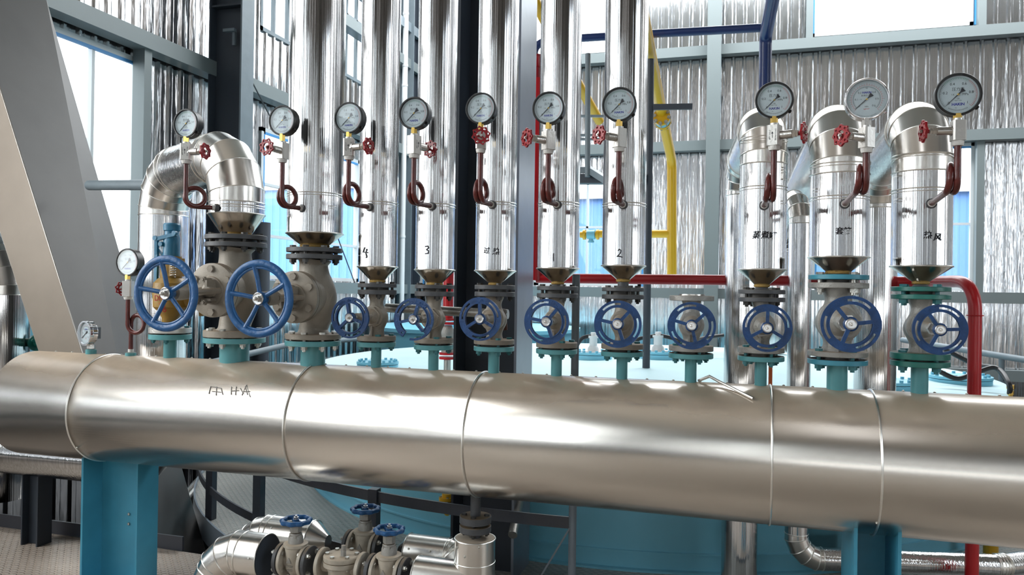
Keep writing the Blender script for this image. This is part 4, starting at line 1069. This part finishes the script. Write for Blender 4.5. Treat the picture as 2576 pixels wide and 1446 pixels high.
def manhole(px, py, r, pipe=None, nb=16):
    p = lid_at(px, py); b = MB(); b.cyl(r, -.02, .03, 48, T(p)); b.cyl(r*1.02, .035, .055, 48, T(p)); b.build('manhole_flange', 'tank', t)
    for i in range(nb): a = 2*PI*i/nb; inst(mbm, 'manhole_bolt', t, loc=p + Vector((r*.88*math.cos(a), r*.88*math.sin(a), 0)))
    if pipe:
        b = MB(); b.cyl(r*.62, .055, .06, 32, T(p)); b.lathe([(pipe*1.5, .06), (pipe*1.4, .09), (pipe, .11), (pipe, .18), (pipe*1.3, .18), (pipe*1.3, .2), (pipe*.7, .2), (pipe*.7, .23), (0, .23)], 24, T(p)); b.build('lid_nozzle', 'bwhite', t)
    return p
manhole(950, 925, .17); n1 = manhole(1492, 900, .17, .035); n2 = manhole(1655, 898, .18, .04); manhole(2415, 962, .22); manhole(2230, 975, .2)
p = lid_at(1640, 848); b = MB()
b.lathe([(.2, -.02), (.2, .1), (.16, .11), (.14, .24), (.12, .25), (.12, .29), (.15, .3), (.15, .40), (.13, .42), (0, .42)], 40, T(p))
for i in range(8): a = 2*PI*i/8; b.beam(p + Vector((.14*math.cos(a), .14*math.sin(a), .24)), p + Vector((.19*math.cos(a), .19*math.sin(a), .1)), .015, .02)
b.build('agitator_drive', 'tank', t)
def hose(pts, label, r=.018):
    P = [Vector(p) for p in pts]; out = []
    for i in range(len(P)-1):
        p0 = P[max(0, i-1)]; p1 = P[i]; p2 = P[i+1]; p3 = P[min(len(P)-1, i+2)]
        for k in range(8):
            u = k/8; out.append(.5*((2*p1) + (p2-p0)*u + (2*p0 - 5*p1 + 4*p2 - p3)*u*u + (3*p1 - p0 - 3*p2 + p3)*u**3))
    out.append(P[-1]); o = MB().tube(out, r, 10).build('rubber_hose', 'rubber'); tag(o, label, 'hose', 'black rubber hoses on the tank'); return o
o3 = Vector((TC.x, TC.y, 0)); nz1 = n1 + o3 + Vector((0, 0, .2)); nz2 = n2 + o3 + Vector((0, 0, .2))
hose([at(1452, 868, nz1.y), at(1466, 850, nz1.y), nz1], 'short black hose curving up to the left white lid nozzle')
hose([at(1590, 885, nz2.y), at(1604, 855, nz2.y), at(1630, 848, nz2.y), nz2], 'black hose arriving from the left at the right white lid nozzle')
hose([nz2, at(1690, 850, nz2.y), at(1725, 862, nz2.y), at(1770, 850, nz2.y + .3), at(1830, 842, nz2.y + .5)], 'black hose leaving the right white lid nozzle to the right')
Yh = 6.6; hose([at(2375, 878, Yh), at(2450, 915, Yh), at(2510, 928, Yh - .3), at(2538, 965, Yh - .5), at(2540, 990, Yh - .5)], 'upper black hose bending down at the far right of the tank')
hose([at(2365, 935, Yh - .3), at(2410, 952, Yh - .3), at(2460, 935, Yh - .3), at(2505, 925, Yh - .3), at(2530, 955, Yh - .4)], 'lower black hose looping behind the red pipe at right')
b = MB(); b.cyl(.014, 0, .06, 8).hex(.022, .06, .09).hex(.026, .1, .13); o = b.build('hose_coupling', 'brass', None, at(2542, 1000, Yh - .5) - Vector((0, 0, .04))); tag(o, 'brass hose coupling at the far right edge of the tank lid', 'coupling')

# second tank farther back
t = thing('storage_tank', 'light-blue tank farther back, seen left of the dark column', 'tank', (-3.9, 11.2, 0))
b = MB(); b.lathe([(1.55, 0), (1.55, .95), (1.6, .95), (1.6, 1.0), (0, 1.08)], 80); b.build('shell', 'tank', t)
b = MB(); b.lathe([(.5, 1.02), (.5, 1.12), (0, 1.12)], 40, T((.4, -.7, 0))); b.build('manhole_flange', 'tank', t)

# ------------------------------------------------------------------ middle steel column
YC = 3.93
pl = at(1143, 700, YC); pr = at(1302, 700, YC)
t = thing('steel_column', 'large dark H-section steel column behind the middle risers', 'column', ((pl.x + pr.x)/2, YC + .16, -.004))
w = pr.x - pl.x; b = MB()
b.box((-(w/2 - .007), 0, 4), (.014, .32, 8)); b.box((0, 0, 4), (w - .028, .012, 8)); b.build('web', 'coldark', t)  # shade of the recess is in the web colour
b = MB(); b.box((w/2 - .007, 0, 4), (.014, .32, 8)); b.build('side_flange', 'colmid', t)
b = MB(); p = at(1331, 1302, YC + .1); b.tube([Vector((w/2, -.05, p.z + .1)), Vector((w/2 + .035, -.30, p.z - .02))], .024, 16); b.build('pipe_stub', 'galv', t)

# ------------------------------------------------------------------ slanted stainless duct at left
t = thing('slanted_duct', 'big slanted square stainless steel duct at left, scratched number on its front', 'duct', at(300, 1000, 3.8))
O = Vector(t.location); YD = 3.80; YE = 4.38
zs = (3.6, -.6)
def lin(p, q, Y, z):          # point at height z on the line through two pixels in plane Y
    a = at(*p, Y); b_ = at(*q, Y); u = (z - a.z)/(b_.z - a.z); r_ = a.lerp(b_, u); return r_ - O
LE = [lin((0, 575), (100, 885), YD, z) for z in zs]; ME = [lin((0, 222), (205, 880), YD, z) for z in zs]; RE = [lin((115, 0), (300, 640), YE, z) for z in zs]
shift = RE[0] - ME[0]; LB = [LE[i] + (RE[i] - ME[i]) for i in (0, 1)]
def quadbox(A, Bq, n_, m, th=.006):
    b = MB(); v = [A[0], A[1], Bq[1], Bq[0]]; nn = (v[1]-v[0]).cross(v[3]-v[0]).normalized()*th
    b.add(v + [p + nn for p in v], [(0, 1, 2, 3), (7, 6, 5, 4), (0, 4, 5, 1), (1, 5, 6, 2), (2, 6, 7, 3), (3, 7, 4, 0)]); return b.build(n_, m, t)
quadbox(LE, ME, 'front_panel', 'duct'); quadbox(ME, RE, 'side_panel', 'ductshade'); quadbox(RE, LB, 'back_panel', 'ductshade'); quadbox(LB, LE, 'side_panel', 'ductshade')
b = MB(); b.tube([ME[0], ME[1]], .006, 6); b.tube([LE[0], LE[1]], .005, 6); b.tube([RE[0], RE[1]], .005, 6); b.build('corner_weld', 'steel', t)
b = MB()
for st in ([(50, 603), (50, 620)], [(55, 606), (60, 608), (57, 613), (61, 618), (56, 623)], [(68, 616), (71, 618), (69, 621), (66, 619), (68, 616)], [(77, 622), (80, 624), (78, 627), (76, 625), (77, 622)]):
    b.tube([at(x, y, YD - .004) - O for x, y in st], .0018, 5)
b.build('scratched_number', 'whitemark', t)

# small things behind the duct at far left
q = at(10, 800, 4.3); t = thing('insulated_pipe', 'silver jacketed elbow pipe at the left edge behind the duct', 'pipe', (q.x, 4.3, 0))
gored(t, [(0, 0, 0), (0, 0, at(10, 690, 4.3).z), (-.3, .1, at(10, 690, 4.3).z + .25)], 57*mpp(q), None, 3, rad=.3)
q = at(73, 830, 4.6); o = MB().box((0, 0, 0), (.05, .05, q.z + .15)).build('blue_stanchion', 'tank', None, (q.x, 4.6, (q.z + .15)/2 - .01)); tag(o, 'light-blue stanchion between silver elbow and slanted duct', 'post')
q = at(92, 862, 4.4); b = MB(); b.cyl(.06, -.01, .012, 24, fr((0, 0, 0), (1, -.3, 0))); b.cyl(.03, -.1, .25, 16, fr((0, 0, 0), (1, -.3, 0))); b.hex(.012, .012, .03, fr((0, -.04, .02), (1, -.3, 0))); o = b.build('green_flange', 'green', None, q); tag(o, 'small green pipe flange peeping out left of the slanted duct', 'flange')
q = at(1124, 1262, 4.35); b = MB(); f = T((0, 0, 0)); b.cyl(.048, .012, .03, 28).cyl(.048, -.014, .006, 28).cyl(.03, -.05, .05, 20)
o = b.build('yellow_flange', 'yellow', None, q); tag(o, 'small yellow bolted pipe flange at the tank foot, left of the dark column', 'flange')
b = MB(); b.tube([Vector((0, 0, -.02)), Vector((0, .02, -.06)), Vector((0, .6, -.07))], .026, 16); b.build('pipe', 'yellow', o); bolt_ring(o, (0, 0, .008), .039, 4, .044, .009, 'zinc', .3)
# grey pipe between duct and arched riser
o = MB().tube([at(225, 466, 4.0), at(372, 465, 3.75)], 13*mpp(at(300, 465, 3.9)), 24).build('grey_pipe', 'colgrey'); tag(o, 'plain grey pipe from the slanted duct to the arched riser', 'pipe')

# ------------------------------------------------------------------ coloured service pipes
def bend(P, r, rad, n=8):
    P = [Vector(p) for p in P]; out = [P[0]]
    for i in range(1, len(P)-1):
        a = (P[i-1]-P[i]); c = (P[i+1]-P[i]); rr = min(rad, a.length*.45, c.length*.45); s = P[i] + a.normalized()*rr; e = P[i] + c.normalized()*rr
        for k in range(n+1): u = k/n; out.append(s*(1-u)**2 + P[i]*2*u*(1-u) + e*u*u)
    out.append(P[-1]); return MB().tube(out, r, 28)
YR = 4.75; pr_ = at(2452, 850, YR - .45); zr_ = at(1700, 703, YR).z
t = thing('red_pipe', 'bright red pipe running across behind the risers and down at right', 'pipe', (pr_.x, pr_.y, 0))
o = Vector(t.location); pL = at(1350, 696, YR); e1 = at(2320, 707, YR)
pe = at(2452, 720, YR - .45)
P = [(pL.x - o.x, YR - o.y, zr_), (e1.x - o.x, YR - o.y, zr_), (0, 0, zr_), (0, 0, 0)]
bend(P, 14.2*mpp((1.2, YR, zr_)), .16, 10).build('tube', 'redpipe', t, sharp=60)
MB().ring(.036, .003, 32, 6, fr((e1.x - o.x - .05, YR - o.y, zr_), (1, 0, 0))).ring(.036, .003, 32, 6, T((0, 0, zr_ - .17))).build('weld_seam', 'redpipe', t)
q = at(1346, 500, YR); r_ = .05
o_ = MB().tube([Vector((0, 0, 0)), Vector((0, 0, at(1346, 195, YR).z - at(1346, 700, YR).z))], r_, 24).build('red_riser', 'redpipe', None, at(1346, 705, YR)); tag(o_, 'red upright pipe just right of the grey column face', 'pipe')
q = at(1352, 158, YR); b = MB(); b.cyl(.045, -.02, .02, 16, fr((0, 0, 0), (1, 0, 0))); b.hex(.05, -.06, -.03, fr((0, 0, 0), (1, 0, 0)));b.cyl(.03,-.1,.05,12); o_ = b.build('red_valve', 'redknob', None, q); tag(o_, 'small red valve above the red upright pipe', 'valve')
Yq = 5.2; t = thing('red_valve_pipe', 'red pipe with grey check valve seen left of the dark column', 'pipe', at(1127, 800, Yq)); o = Vector(t.location); m_ = mpp(o); Zq = lambda y: at(1127, y, Yq).z - o.z
MB().cyl(13*m_, Zq(800), Zq(640), 28).build('upper_tube', 'redpipe', t)
for y in (806, 816, 892, 903): MB().cyl(21*m_, Zq(y), Zq(y - 6), 32).build('flange', 'redpipe', t)
b = MB(); b.lathe([(0, Zq(888)), (16*m_, Zq(888)), (14*m_, Zq(860)), (18*m_, Zq(850)), (16*m_, Zq(830)), (10*m_, Zq(818)), (0, Zq(818))], 28); b.build('body', 'valve2', t)
MB().cyl(9*m_, -o.z + lidz((o.x - TC.x, o.y - TC.y)) - .02, Zq(905), 24).build('lower_tube', 'galv', t)
# yellow gas pipes
r_ = .052; Yy = 8.6
P = [at(1612, 20, 5.6), at(1660, 262, 7.6), at(1690, 405, Yy), at(1690, 690, Yy)]
o_ = bend(P, r_, .12).build('yellow_pipe', 'yellow'); tag(o_, 'yellow pipe slanting down then upright right of the last straight riser', 'pipe')
o_ = bend([at(1690, 588, Yy), at(1500, 588, Yy)], r_*.85, .1).build('yellow_pipe', 'yellow'); tag(o_, 'horizontal yellow branch pipe behind the riser marked 2', 'pipe')
t = thing('butterfly_valve', 'yellow flanged butterfly valve with cyan body on the slanting yellow pipe', 'valve', at(1666, 300, 7.8)); m_ = mpp(t.location); f = fr((0, 0, 0), (P[1]-P[0]))
MB().cyl(21*m_, -.09, -.05, 32, f).build('flange', 'yellow', t); MB().cyl(21*m_, .04, .08, 32, f).build('flange', 'yellow', t); MB().cyl(19*m_, -.05, .04, 28, f).build('body', 'tank', t)
bolt_ring(t, tuple(f @ Vector((0, 0, 0))), 18*m_, 8, .16, .02, 'zinc', .2, d=tuple((P[1]-P[0]).normalized()))
t = thing('gas_valve', 'small yellow and cyan valve between the risers marked 1 and 2', 'valve', at(1487, 590, Yy)); m_ = mpp(t.location); f = fr((0, 0, 0), (1, 0, 0))
MB().cyl(8*m_, -28*m_, 28*m_, 20, f).cyl(13*m_, -20*m_, -14*m_, 24, f).build('flange', 'yellow', t); MB().cyl(13*m_, 14*m_, 20*m_, 24, f).build('flange', 'yellow', t)
b = MB(); b.lathe([(0, -14*m_), (11*m_, -10*m_), (12*m_, 10*m_), (0, 14*m_)], 20, f); b.cyl(6*m_, -16*m_, 0, 12); b.hex(8*m_, -20*m_, -15*m_); b.build('body', 'tank', t)
o_ = bend([at(1335, -20, 6), at(1420, 150, 6.6), at(1508, 305, 7.4)], .045, .1).build('yellow_pipe', 'yellow'); tag(o_, 'slanting yellow pipe glimpsed between the risers marked 1 and 2', 'pipe')
q = at(2492, 1413, 4.9); q = atz(2492, 1412, 0); o_ = MB().cyl(17*mpp(q), 0, .95, 24).build('yellow_post', 'yellow', None, q); tag(o_, 'short yellow pipe post standing on the floor at lower right', 'post')
MB().ring(18*mpp(q), .012, 24, 6).build('collar', 'tank', o_)
# navy pipes
Yn = 6.4; r_ = 15.5*mpp(at(1924, 150, Yn)); t = thing('navy_pipe', 'navy blue pipe coming down behind the third risers group with a side branch', 'pipe', at(1924, 90, Yn)); o = Vector(t.location)
bend([at(1955, -60, Yn - .9) - o, at(1926, 92, Yn) - o, at(1922, 400, Yn) - o], r_, .08).build('tube', 'navy', t, sharp=60)
bend([at(1914, 70, Yn) - o, at(1640, 85, Yn) - o, at(1372, 101, Yn) - o, at(1345, 118, Yn) - o, at(1338, 250, Yn) - o], r_*.68, .1).build('branch', 'navy', t, sharp=60)
# grey rails and posts between the risers
q = at(1478, 300, 6.2); o_ = MB().tube([at(1479, 135, 6.2), at(1478, 445, 6.2)], .022, 14).build('grey_post', 'colgrey'); tag(o_, 'slim grey guard post between the risers marked 1 and 2', 'post')
t = thing('steel_landing', 'dark steel landing edge with slim rails between the risers marked 1 and 2', 'platform', at(1490, 445, 6.3)); o = Vector(t.location); b = MB()
b.beam(at(1440, 451, 6.3) - o, at(1625, 451, 6.3) - o, .12, .075); b.build('edge_beam', 'coldark', t)
b = MB(); b.beam(at(1440, 428, 6.25) - o, at(1482, 428, 6.25) - o, .03, .05); b.beam(at(1480, 425, 6.25) - o, at(1535, 460, 6.0) - o, .05, .05); b.build('toe_bar', 'colgrey', t)
b = MB()
for y in (292, 340, 350): b.beam(at(1440, y, 6.6) - o, at(1540, y, 6.6) - o, .02, .02)
b.build('hand_rail', 'colgrey', t)
o_ = MB().cyl(9.5*mpp(at(1630, 600, 6.3)), lidz((.7, .9)) - .05, at(1628, 150, 6.3).z, 20).build('agitator_post', 'coldark', None, (at(1630, 600, 6.3).x, 6.3, 0)); tag(o_, 'slim dark pole rising from the tank right of the riser marked 2', 'post')
o_ = MB().beam(at(1615, 270, 6.3), at(1742, 268, 6.3), .03, .045).build('cross_bar', 'coldark'); tag(o_, 'short dark horizontal bar crossing the slanting yellow pipe', 'bar')
# orange sign strip and thin wire by the tank
q = at(1938, 945, 4.9); o_ = MB().box((0, 0, 0), (.022, .02, .16)).build('orange_strip', 'orange', None, q); tag(o_, 'small orange upright strip beside a teal nozzle', 'tag')

# ------------------------------------------------------------------ walls of profiled sheet
def sheet(b, p, d, n, L, z0, z1, pitch=.17, dep=.028):
    """trapezoidal sheet from point p along unit d, n = inward normal"""
    p = Vector(p); d = Vector(d); n = Vector(n); s = [];
    prof = [(0, 0), (.30, 0), (.42, 1), (.58, 1), (.70, 0), (.84, .0), (.85, .18), (.88, .18), (.89, 0)]
    k = int(L/pitch) + 1
    for i in range(k):
        for u, h in prof:
            x = (i + u)*pitch
            if x < L: s.append((x, h*dep))
    s.append((L, 0)); v = []; f = []
    for z in (z0, z1):
        for x, h in s: q = p + d*x + n*h; v.append((q.x, q.y, z))
    m = len(s)
    for i in range(m-1): f.append((i, i+1, m+i+1, m+i))
    # thickness behind
    for z in (z0, z1):
        q = p - n*.03; v.append((q.x, q.y, z)); q = p + d*L - n*.03; v.append((q.x, q.y, z))
    k0 = 2*m; f.append((k0, k0+2, k0+3, k0+1))
    b.add(v, f)
def wall(name, p, d, n, L, wins, ztop=ZC, zbot=ZLOW, m='wallsheet'):
    """sheet with rectangular openings wins = [(u0, u1, z0, z1)]"""
    b = MB(); cuts = sorted({0, L} | {w[0] for w in wins} | {w[1] for w in wins})
    for u0, u1 in zip(cuts, cuts[1:]):
        ws = sorted([(w[2], w[3]) for w in wins if w[0] <= u0 + 1e-6 and w[1] >= u1 - 1e-6]); z = zbot
        for w0, w1 in ws:
            if w0 > z: sheet(b, Vector(p) + Vector(d)*u0, d, n, u1-u0, z, w0)
            z = w1
        if z < ztop: sheet(b, Vector(p) + Vector(d)*u0, d, n, u1-u0, z, ztop)
    o = b.build(name, m, sharp=20); return struct(o)
wn = [0]
def window(p, d, n, u0, u1, z0, z1, mull=1, trans=(), blue=True, fmat='wframe'):
    wn[0] += 1; p = Vector(p); d = Vector(d); n = Vector(n)
    t = bpy.data.objects.new('window_%d' % wn[0], None); COL.objects.link(t); struct(t); c = p + d*((u0+u1)/2); t.location = (c.x, c.y, z0)
    mm = Matrix((d, Vector((0, 0, 1)), n)).transposed().to_4x4(); hw = (u1-u0)/2; H = z1 - z0; b = MB(); w = .05
    for x in (-hw + w/2, hw - w/2): b.box((x, H/2, 0), (w, H, .07), mm)
    for y in (w/2, H - w/2): b.box((0, y, 0), (2*hw, w, .07), mm)
    for i in range(1, mull+1):
        b.box((-hw + 2*hw*i/(mull+1), H/2, 0), (.035, H, .05), mm)
    for y in trans: b.box((0, y, 0), (2*hw, .035, .05), mm)
    b.build('window_frame', fmat, t)
    if blue:
        b = MB(); q = .028
        for x in (-hw + w + q/2, hw + q): b.box((x, H/2, .02), (q, H, .03), mm)
        b.box((0, H - w - q/2, .02), (2*hw - 2*w, q, .03), mm); b.build('blue_film_strip', 'bframe', t)
    MB().box((0, H/2, -.01), (2*hw - .02, H - .02, .006), mm).build('window_pane', 'glass', t)
    return t
# back wall: u runs along +x from XL
def ub(px, py=700): return at(px, py, YB).x - XL
pB, dB, nB = (XL, YB, 0), (1, 0, 0), (0, -1, 0)
zg1, zg2, zs_ = 5.47, 3.94, 1.55
Wb = [(ub(1345), ub(1612), zs_ + .1, 3.55), (ub(2040), ub(2447), zs_ + .1, 3.86), (ub(2036, 60), ub(2447, 60), 5.62, 7.4), (ub(1250, 60), ub(1560, 60), 5.62, 7.4), (.2, ub(990), zs_ + .1, 3.5)]
wall('wall_back', pB, dB, nB, XR - XL, Wb)
window(pB, dB, nB, *Wb[0], 1, (1.0,)); window(pB, dB, nB, *Wb[1], 1, (1.0,)); window(pB, dB, nB, *Wb[2], 3, ()); window(pB, dB, nB, *Wb[3], 3, ()); window(pB, dB, nB, *Wb[4], 1, (.55, 1.2))
# left wall: u runs along +y from YF
pLw, dLw, nLw = (XL, YF, 0), (0, 1, 0), (1, 0, 0)
def ul(px, py=300): return atx(px, py, XL).y - YF
Wl = [(ul(90, 300), ul(345, 300), zs_ + .1, 3.80), (ul(648, 600), ul(897, 600), zs_ + .1, 3.55), (ul(650, 50), ul(985, 50), 4.75, 7.6), (ul(15, 20), ul(250, 20), 5.2, 7.6), (2.0, 6.0, 1.5, 6.5), (7.0, 9.6, 1.5, 6.5)]
wall('wall_left', pLw, dLw, nLw, YB - YF, Wl)
window(pLw, dLw, nLw, *Wl[0], 1, ()); window(pLw, dLw, nLw, *Wl[1], 2, (.55, 1.2)); window(pLw, dLw, nLw, *Wl[2], 11, (.95,), False, 'colgrey'); window(pLw, dLw, nLw, *Wl[3], 7, (), False, 'colgrey')
window(pLw, dLw, nLw, *Wl[4], 5, ()); window(pLw, dLw, nLw, *Wl[5], 5, ())
# walls behind and right of the photographer
pF, dF, nF = (XL, YF, 0), (1, 0, 0), (0, 1, 0)
Wf = [(3.5, 12.5, 1.0, 1.44), (1.3, 1.55, 1.9, 6), (2.6, 3.2, 1.9, 6), (4.2, 4.35, 1.9, 6), (5.6, 5.75, 1.9, 6), (6.6, 6.7, 1.9, 6), (8.3, 8.5, 1.9, 6), (10.2, 10.5, 1.9, 6)]  # narrow upright slots are added, unseen, to put white streaks on the risers
wall('wall_front', pF, dF, nF, XR - XL, Wf, m='fsheet')
for i_, w_ in enumerate(Wf): window(pF, dF, nF, *w_, 0 if i_ else 5, (), False)
pR, dR, nR = (XR, YF, 0), (0, 1, 0), (-1, 0, 0)
Wr = [(5.8, 8.4, 1.3, 5.9)]
wall('wall_right', pR, dR, nR, YB - YF, Wr, m='fsheet')
for w_ in Wr: window(pR, dR, nR, *w_, 2, (1.2,))
b = MB(); b.box(((XL+XR)/2, (YB+YF)/2, ZC + .1), (XR - XL + .4, YB - YF + .4, .2)); struct(b.build('ceiling', 'ceil'))
# girts
def girt(name, a, b_, m='girt', w=.18, h=.16):
    return struct(MB().beam(a, b_, w, h).build(name, m))
k = 1
for z in (zg1, zg2, zs_, .42):
    girt('trim_%d' % k, (XL, YB - .14, z), (XR, YB - .14, z), h=.16); k += 1
    girt('trim_%d' % k, (XL + .14, YF, z), (XL + .14, YB, z), h=.16); k += 1
girt('trim_%d' % k, (XL + .14, 7.5, 6.1), (XL + .14, YB, 6.1), 'colgrey'); k += 1
girt('trim_%d' % k, (XL + .14, YF, 6.75), (XL + .14, 7.9, 6.75), 'colgrey'); k += 1
# window jamb posts
for px in (352,):
    y = atx(px, 300, XL + .1).y; struct(MB().box((XL + .12, y, (zs_ + zg2)/2), (.14, .10, zg2 - zs_)).build('trim_%d' % k, 'girt')); k += 1
for px in (2030, 2462):
    x = at(px, 500, YB - .1).x; struct(MB().box((x, YB - .12, (zs_ + zg2)/2), (.10, .14, zg2 - zs_)).build('trim_%d' % k, 'girt')); k += 1
    struct(MB().box((x, YB - .12, (zg1 + ZC)/2), (.10, .14, ZC - zg1)).build('trim_%d' % k, 'girt')); k += 1
# wall columns
def hcol(label, x, y, dp, fw, ax, m1, m2):
    t = thing('steel_column', label, 'column', (x, y, ZLOW)); h = ZC - ZLOW; b = MB()
    if ax == 'x':
        b.box((-dp/2 + .01, 0, h/2), (.02, fw, h)); b.box((0, 0, h/2), (dp - .04, .014, h)); b.build('web', m1, t); MB().box((dp/2 - .01, 0, h/2), (.02, fw, h)).build('inner_flange', m2, t)
    else:
        b.box((0, dp/2 - .01, h/2), (fw, .02, h)); b.box((0, 0, h/2), (.014, dp - .04, h)); b.build('web', m1, t); MB().box((0, -dp/2 + .01, h/2), (fw, .02, h)).build('inner_flange', m2, t)
    return t
# left wall column seen at the arched riser: inner flange plane from two readings
xf = XL + .62
y0 = atx(605, 300, xf).y; y1 = atx(636, 300, xf).y
tcol = hcol('dark blue-grey H-section column standing at the left wall behind the arched riser', xf - .21, (y0+y1)/2, .42, y1 - y0, 'x', 'coldark', 'colgrey')  # web coloured near-black for its recess shade, flange lighter
c_ = at(572, 75, y0) ; b = MB(); b.box((.05, -.1, atx(575, 82, XL+.4).z - ZLOW), (.14, .05, .03)); b.box((.09, -.07, atx(575, 100, XL+.4).z - ZLOW), (.03, .04, .16)); b.build('cleat', 'colgrey', tcol)
b = MB(); b.box((-.0, 0, atx(590, 25, XL + .4).z - ZLOW), (.4, y1-y0 - .02, .02)); b.build('stiffener', 'coldark', tcol)
xw = at(1795, 300, YB - .3).x; hcol('slim grey-green column on the back wall right of the yellow pipe', xw, YB - .32, .24, 34*mpp(at(1795, 300, YB - .4)), 'y', 'colgrey', 'girt')
xw = at(1030, 300, YB - .5).x; hcol('blue-grey corner column between the risers marked 4 and 3', xw, YB - .45, .4, .26, 'y', 'coldark', 'colgrey')
q = at(1017, 300, YB - .9); t = thing('downpipe', 'pale upright plastic downpipe before the corner column', 'pipe', (q.x, YB - .9, 0)); MB().cyl(.046, ZLOW, ZC - .1, 20).build('tube', 'bwhite', t)
for py in (35, 165, 215, 595): MB().cyl(.052, at(1017, py, YB - .9).z - .02, at(1017, py, YB - .9).z + .02, 20).build('coupling', 'bwhite', t)
q = atx(655, 700, XL + .5); t = thing('grey_downpipe', 'dark grey upright pipe beside the left wall column, below the arched riser', 'pipe', (q.x, q.y, ZLOW))
MB().cyl(23*mpp(q), 0, at(650, 560, q.y).z - ZLOW, 24).build('tube', 'rail', t)
# sag wire on the left wall
o_ = MB().tube([atx(626, 190, XL + .6), atx(720, 372, XL + .02)], .008, 6).build('wire', 'rubber'); tag(o_, 'thin dark cable slanting beside the left wall column', 'cable')
o_ = MB().tube([atx(846, 588, XL + .2), atx(905, 745, XL + .1)], .008, 6).build('wire', 'rubber'); tag(o_, 'thin slanting cable before the window left of the riser marked 4', 'cable')
# handrail pipes far right and far left
o_ = MB().tube([at(2270, 855, 9.5), at(2400, 876, 8.6), at(2640, 915, 7.6)], .03, 12).build('grey_hand_rail', 'colgrey'); tag(o_, 'grey handrail pipe behind the tank at far right', 'railing')
for p_ in ((2520, 896, 8.1), (2340, 866, 9.0)):
    w_ = at(*p_); MB().cyl(.025, ZLOW, w_.z, 12).build('rail_post', 'colgrey', o_, (w_.x, w_.y, 0))
o_ = MB().tube([atx(530, 912, XL + 1.3), atx(720, 868, XL + 1.3), atx(900, 852, XL + 1.3)], .03, 12).build('grey_hand_rail', 'colgrey'); tag(o_, 'grey handrail pipe seen behind the big valves', 'railing')
# silver diagonal pipe low at left, beyond the slanted duct
q0 = atz(395, 1370, -.9); o_ = MB().tube([at(395, 1345, 4.9), at(530, 1190, 6.0)], .07, 40).build('sloping_jacketed_pipe', 'cladx'); tag(o_, 'silver jacketed pipe sloping away in the gap left of the round platform', 'pipe')

# ------------------------------------------------------------------ outside
def building(name, label, p, sx, sy, z0, z1, face):
    t = thing(name, label, 'building', p)
    b = MB(); sheet(b, (-sx/2, -sy/2, 0), (1, 0, 0), (0, -1, 0), sx, z0, z1, .3, .03); sheet(b, (sx/2, -sy/2, 0), (0, 1, 0), (1, 0, 0), sy, z0, z1, .3, .03); b.build('blue_sheet_wall', 'bwall', t)
    b = MB(); b.box((0, 0, z1 + .1), (sx + .3, sy + .3, .2)); b.build('roof', 'bwhite', t)
    b = MB(); b.box((0, -sy/2 - .05, (z0 - 2.7)/2), (sx, .1, z0 + 2.7)); b.box((sx/2 + .05, 0, (z0 - 2.7)/2), (.1, sy, z0 + 2.7)); b.build('plinth', 'bwhite', t)
    return t
building('blue_building', 'blue sheet-clad building outside the back windows', (2, 24, 0), 16, 6, 1.6, 4.1, 0)
building('blue_building', 'blue sheet-clad building outside the left windows', (-16, 32, 0), 6, 16, 1.6, 5.0, 0)
b = MB(); b.box((0, 0, -2.8), (120, 120, .2)); struct(b.build('ground', 'concrete'))
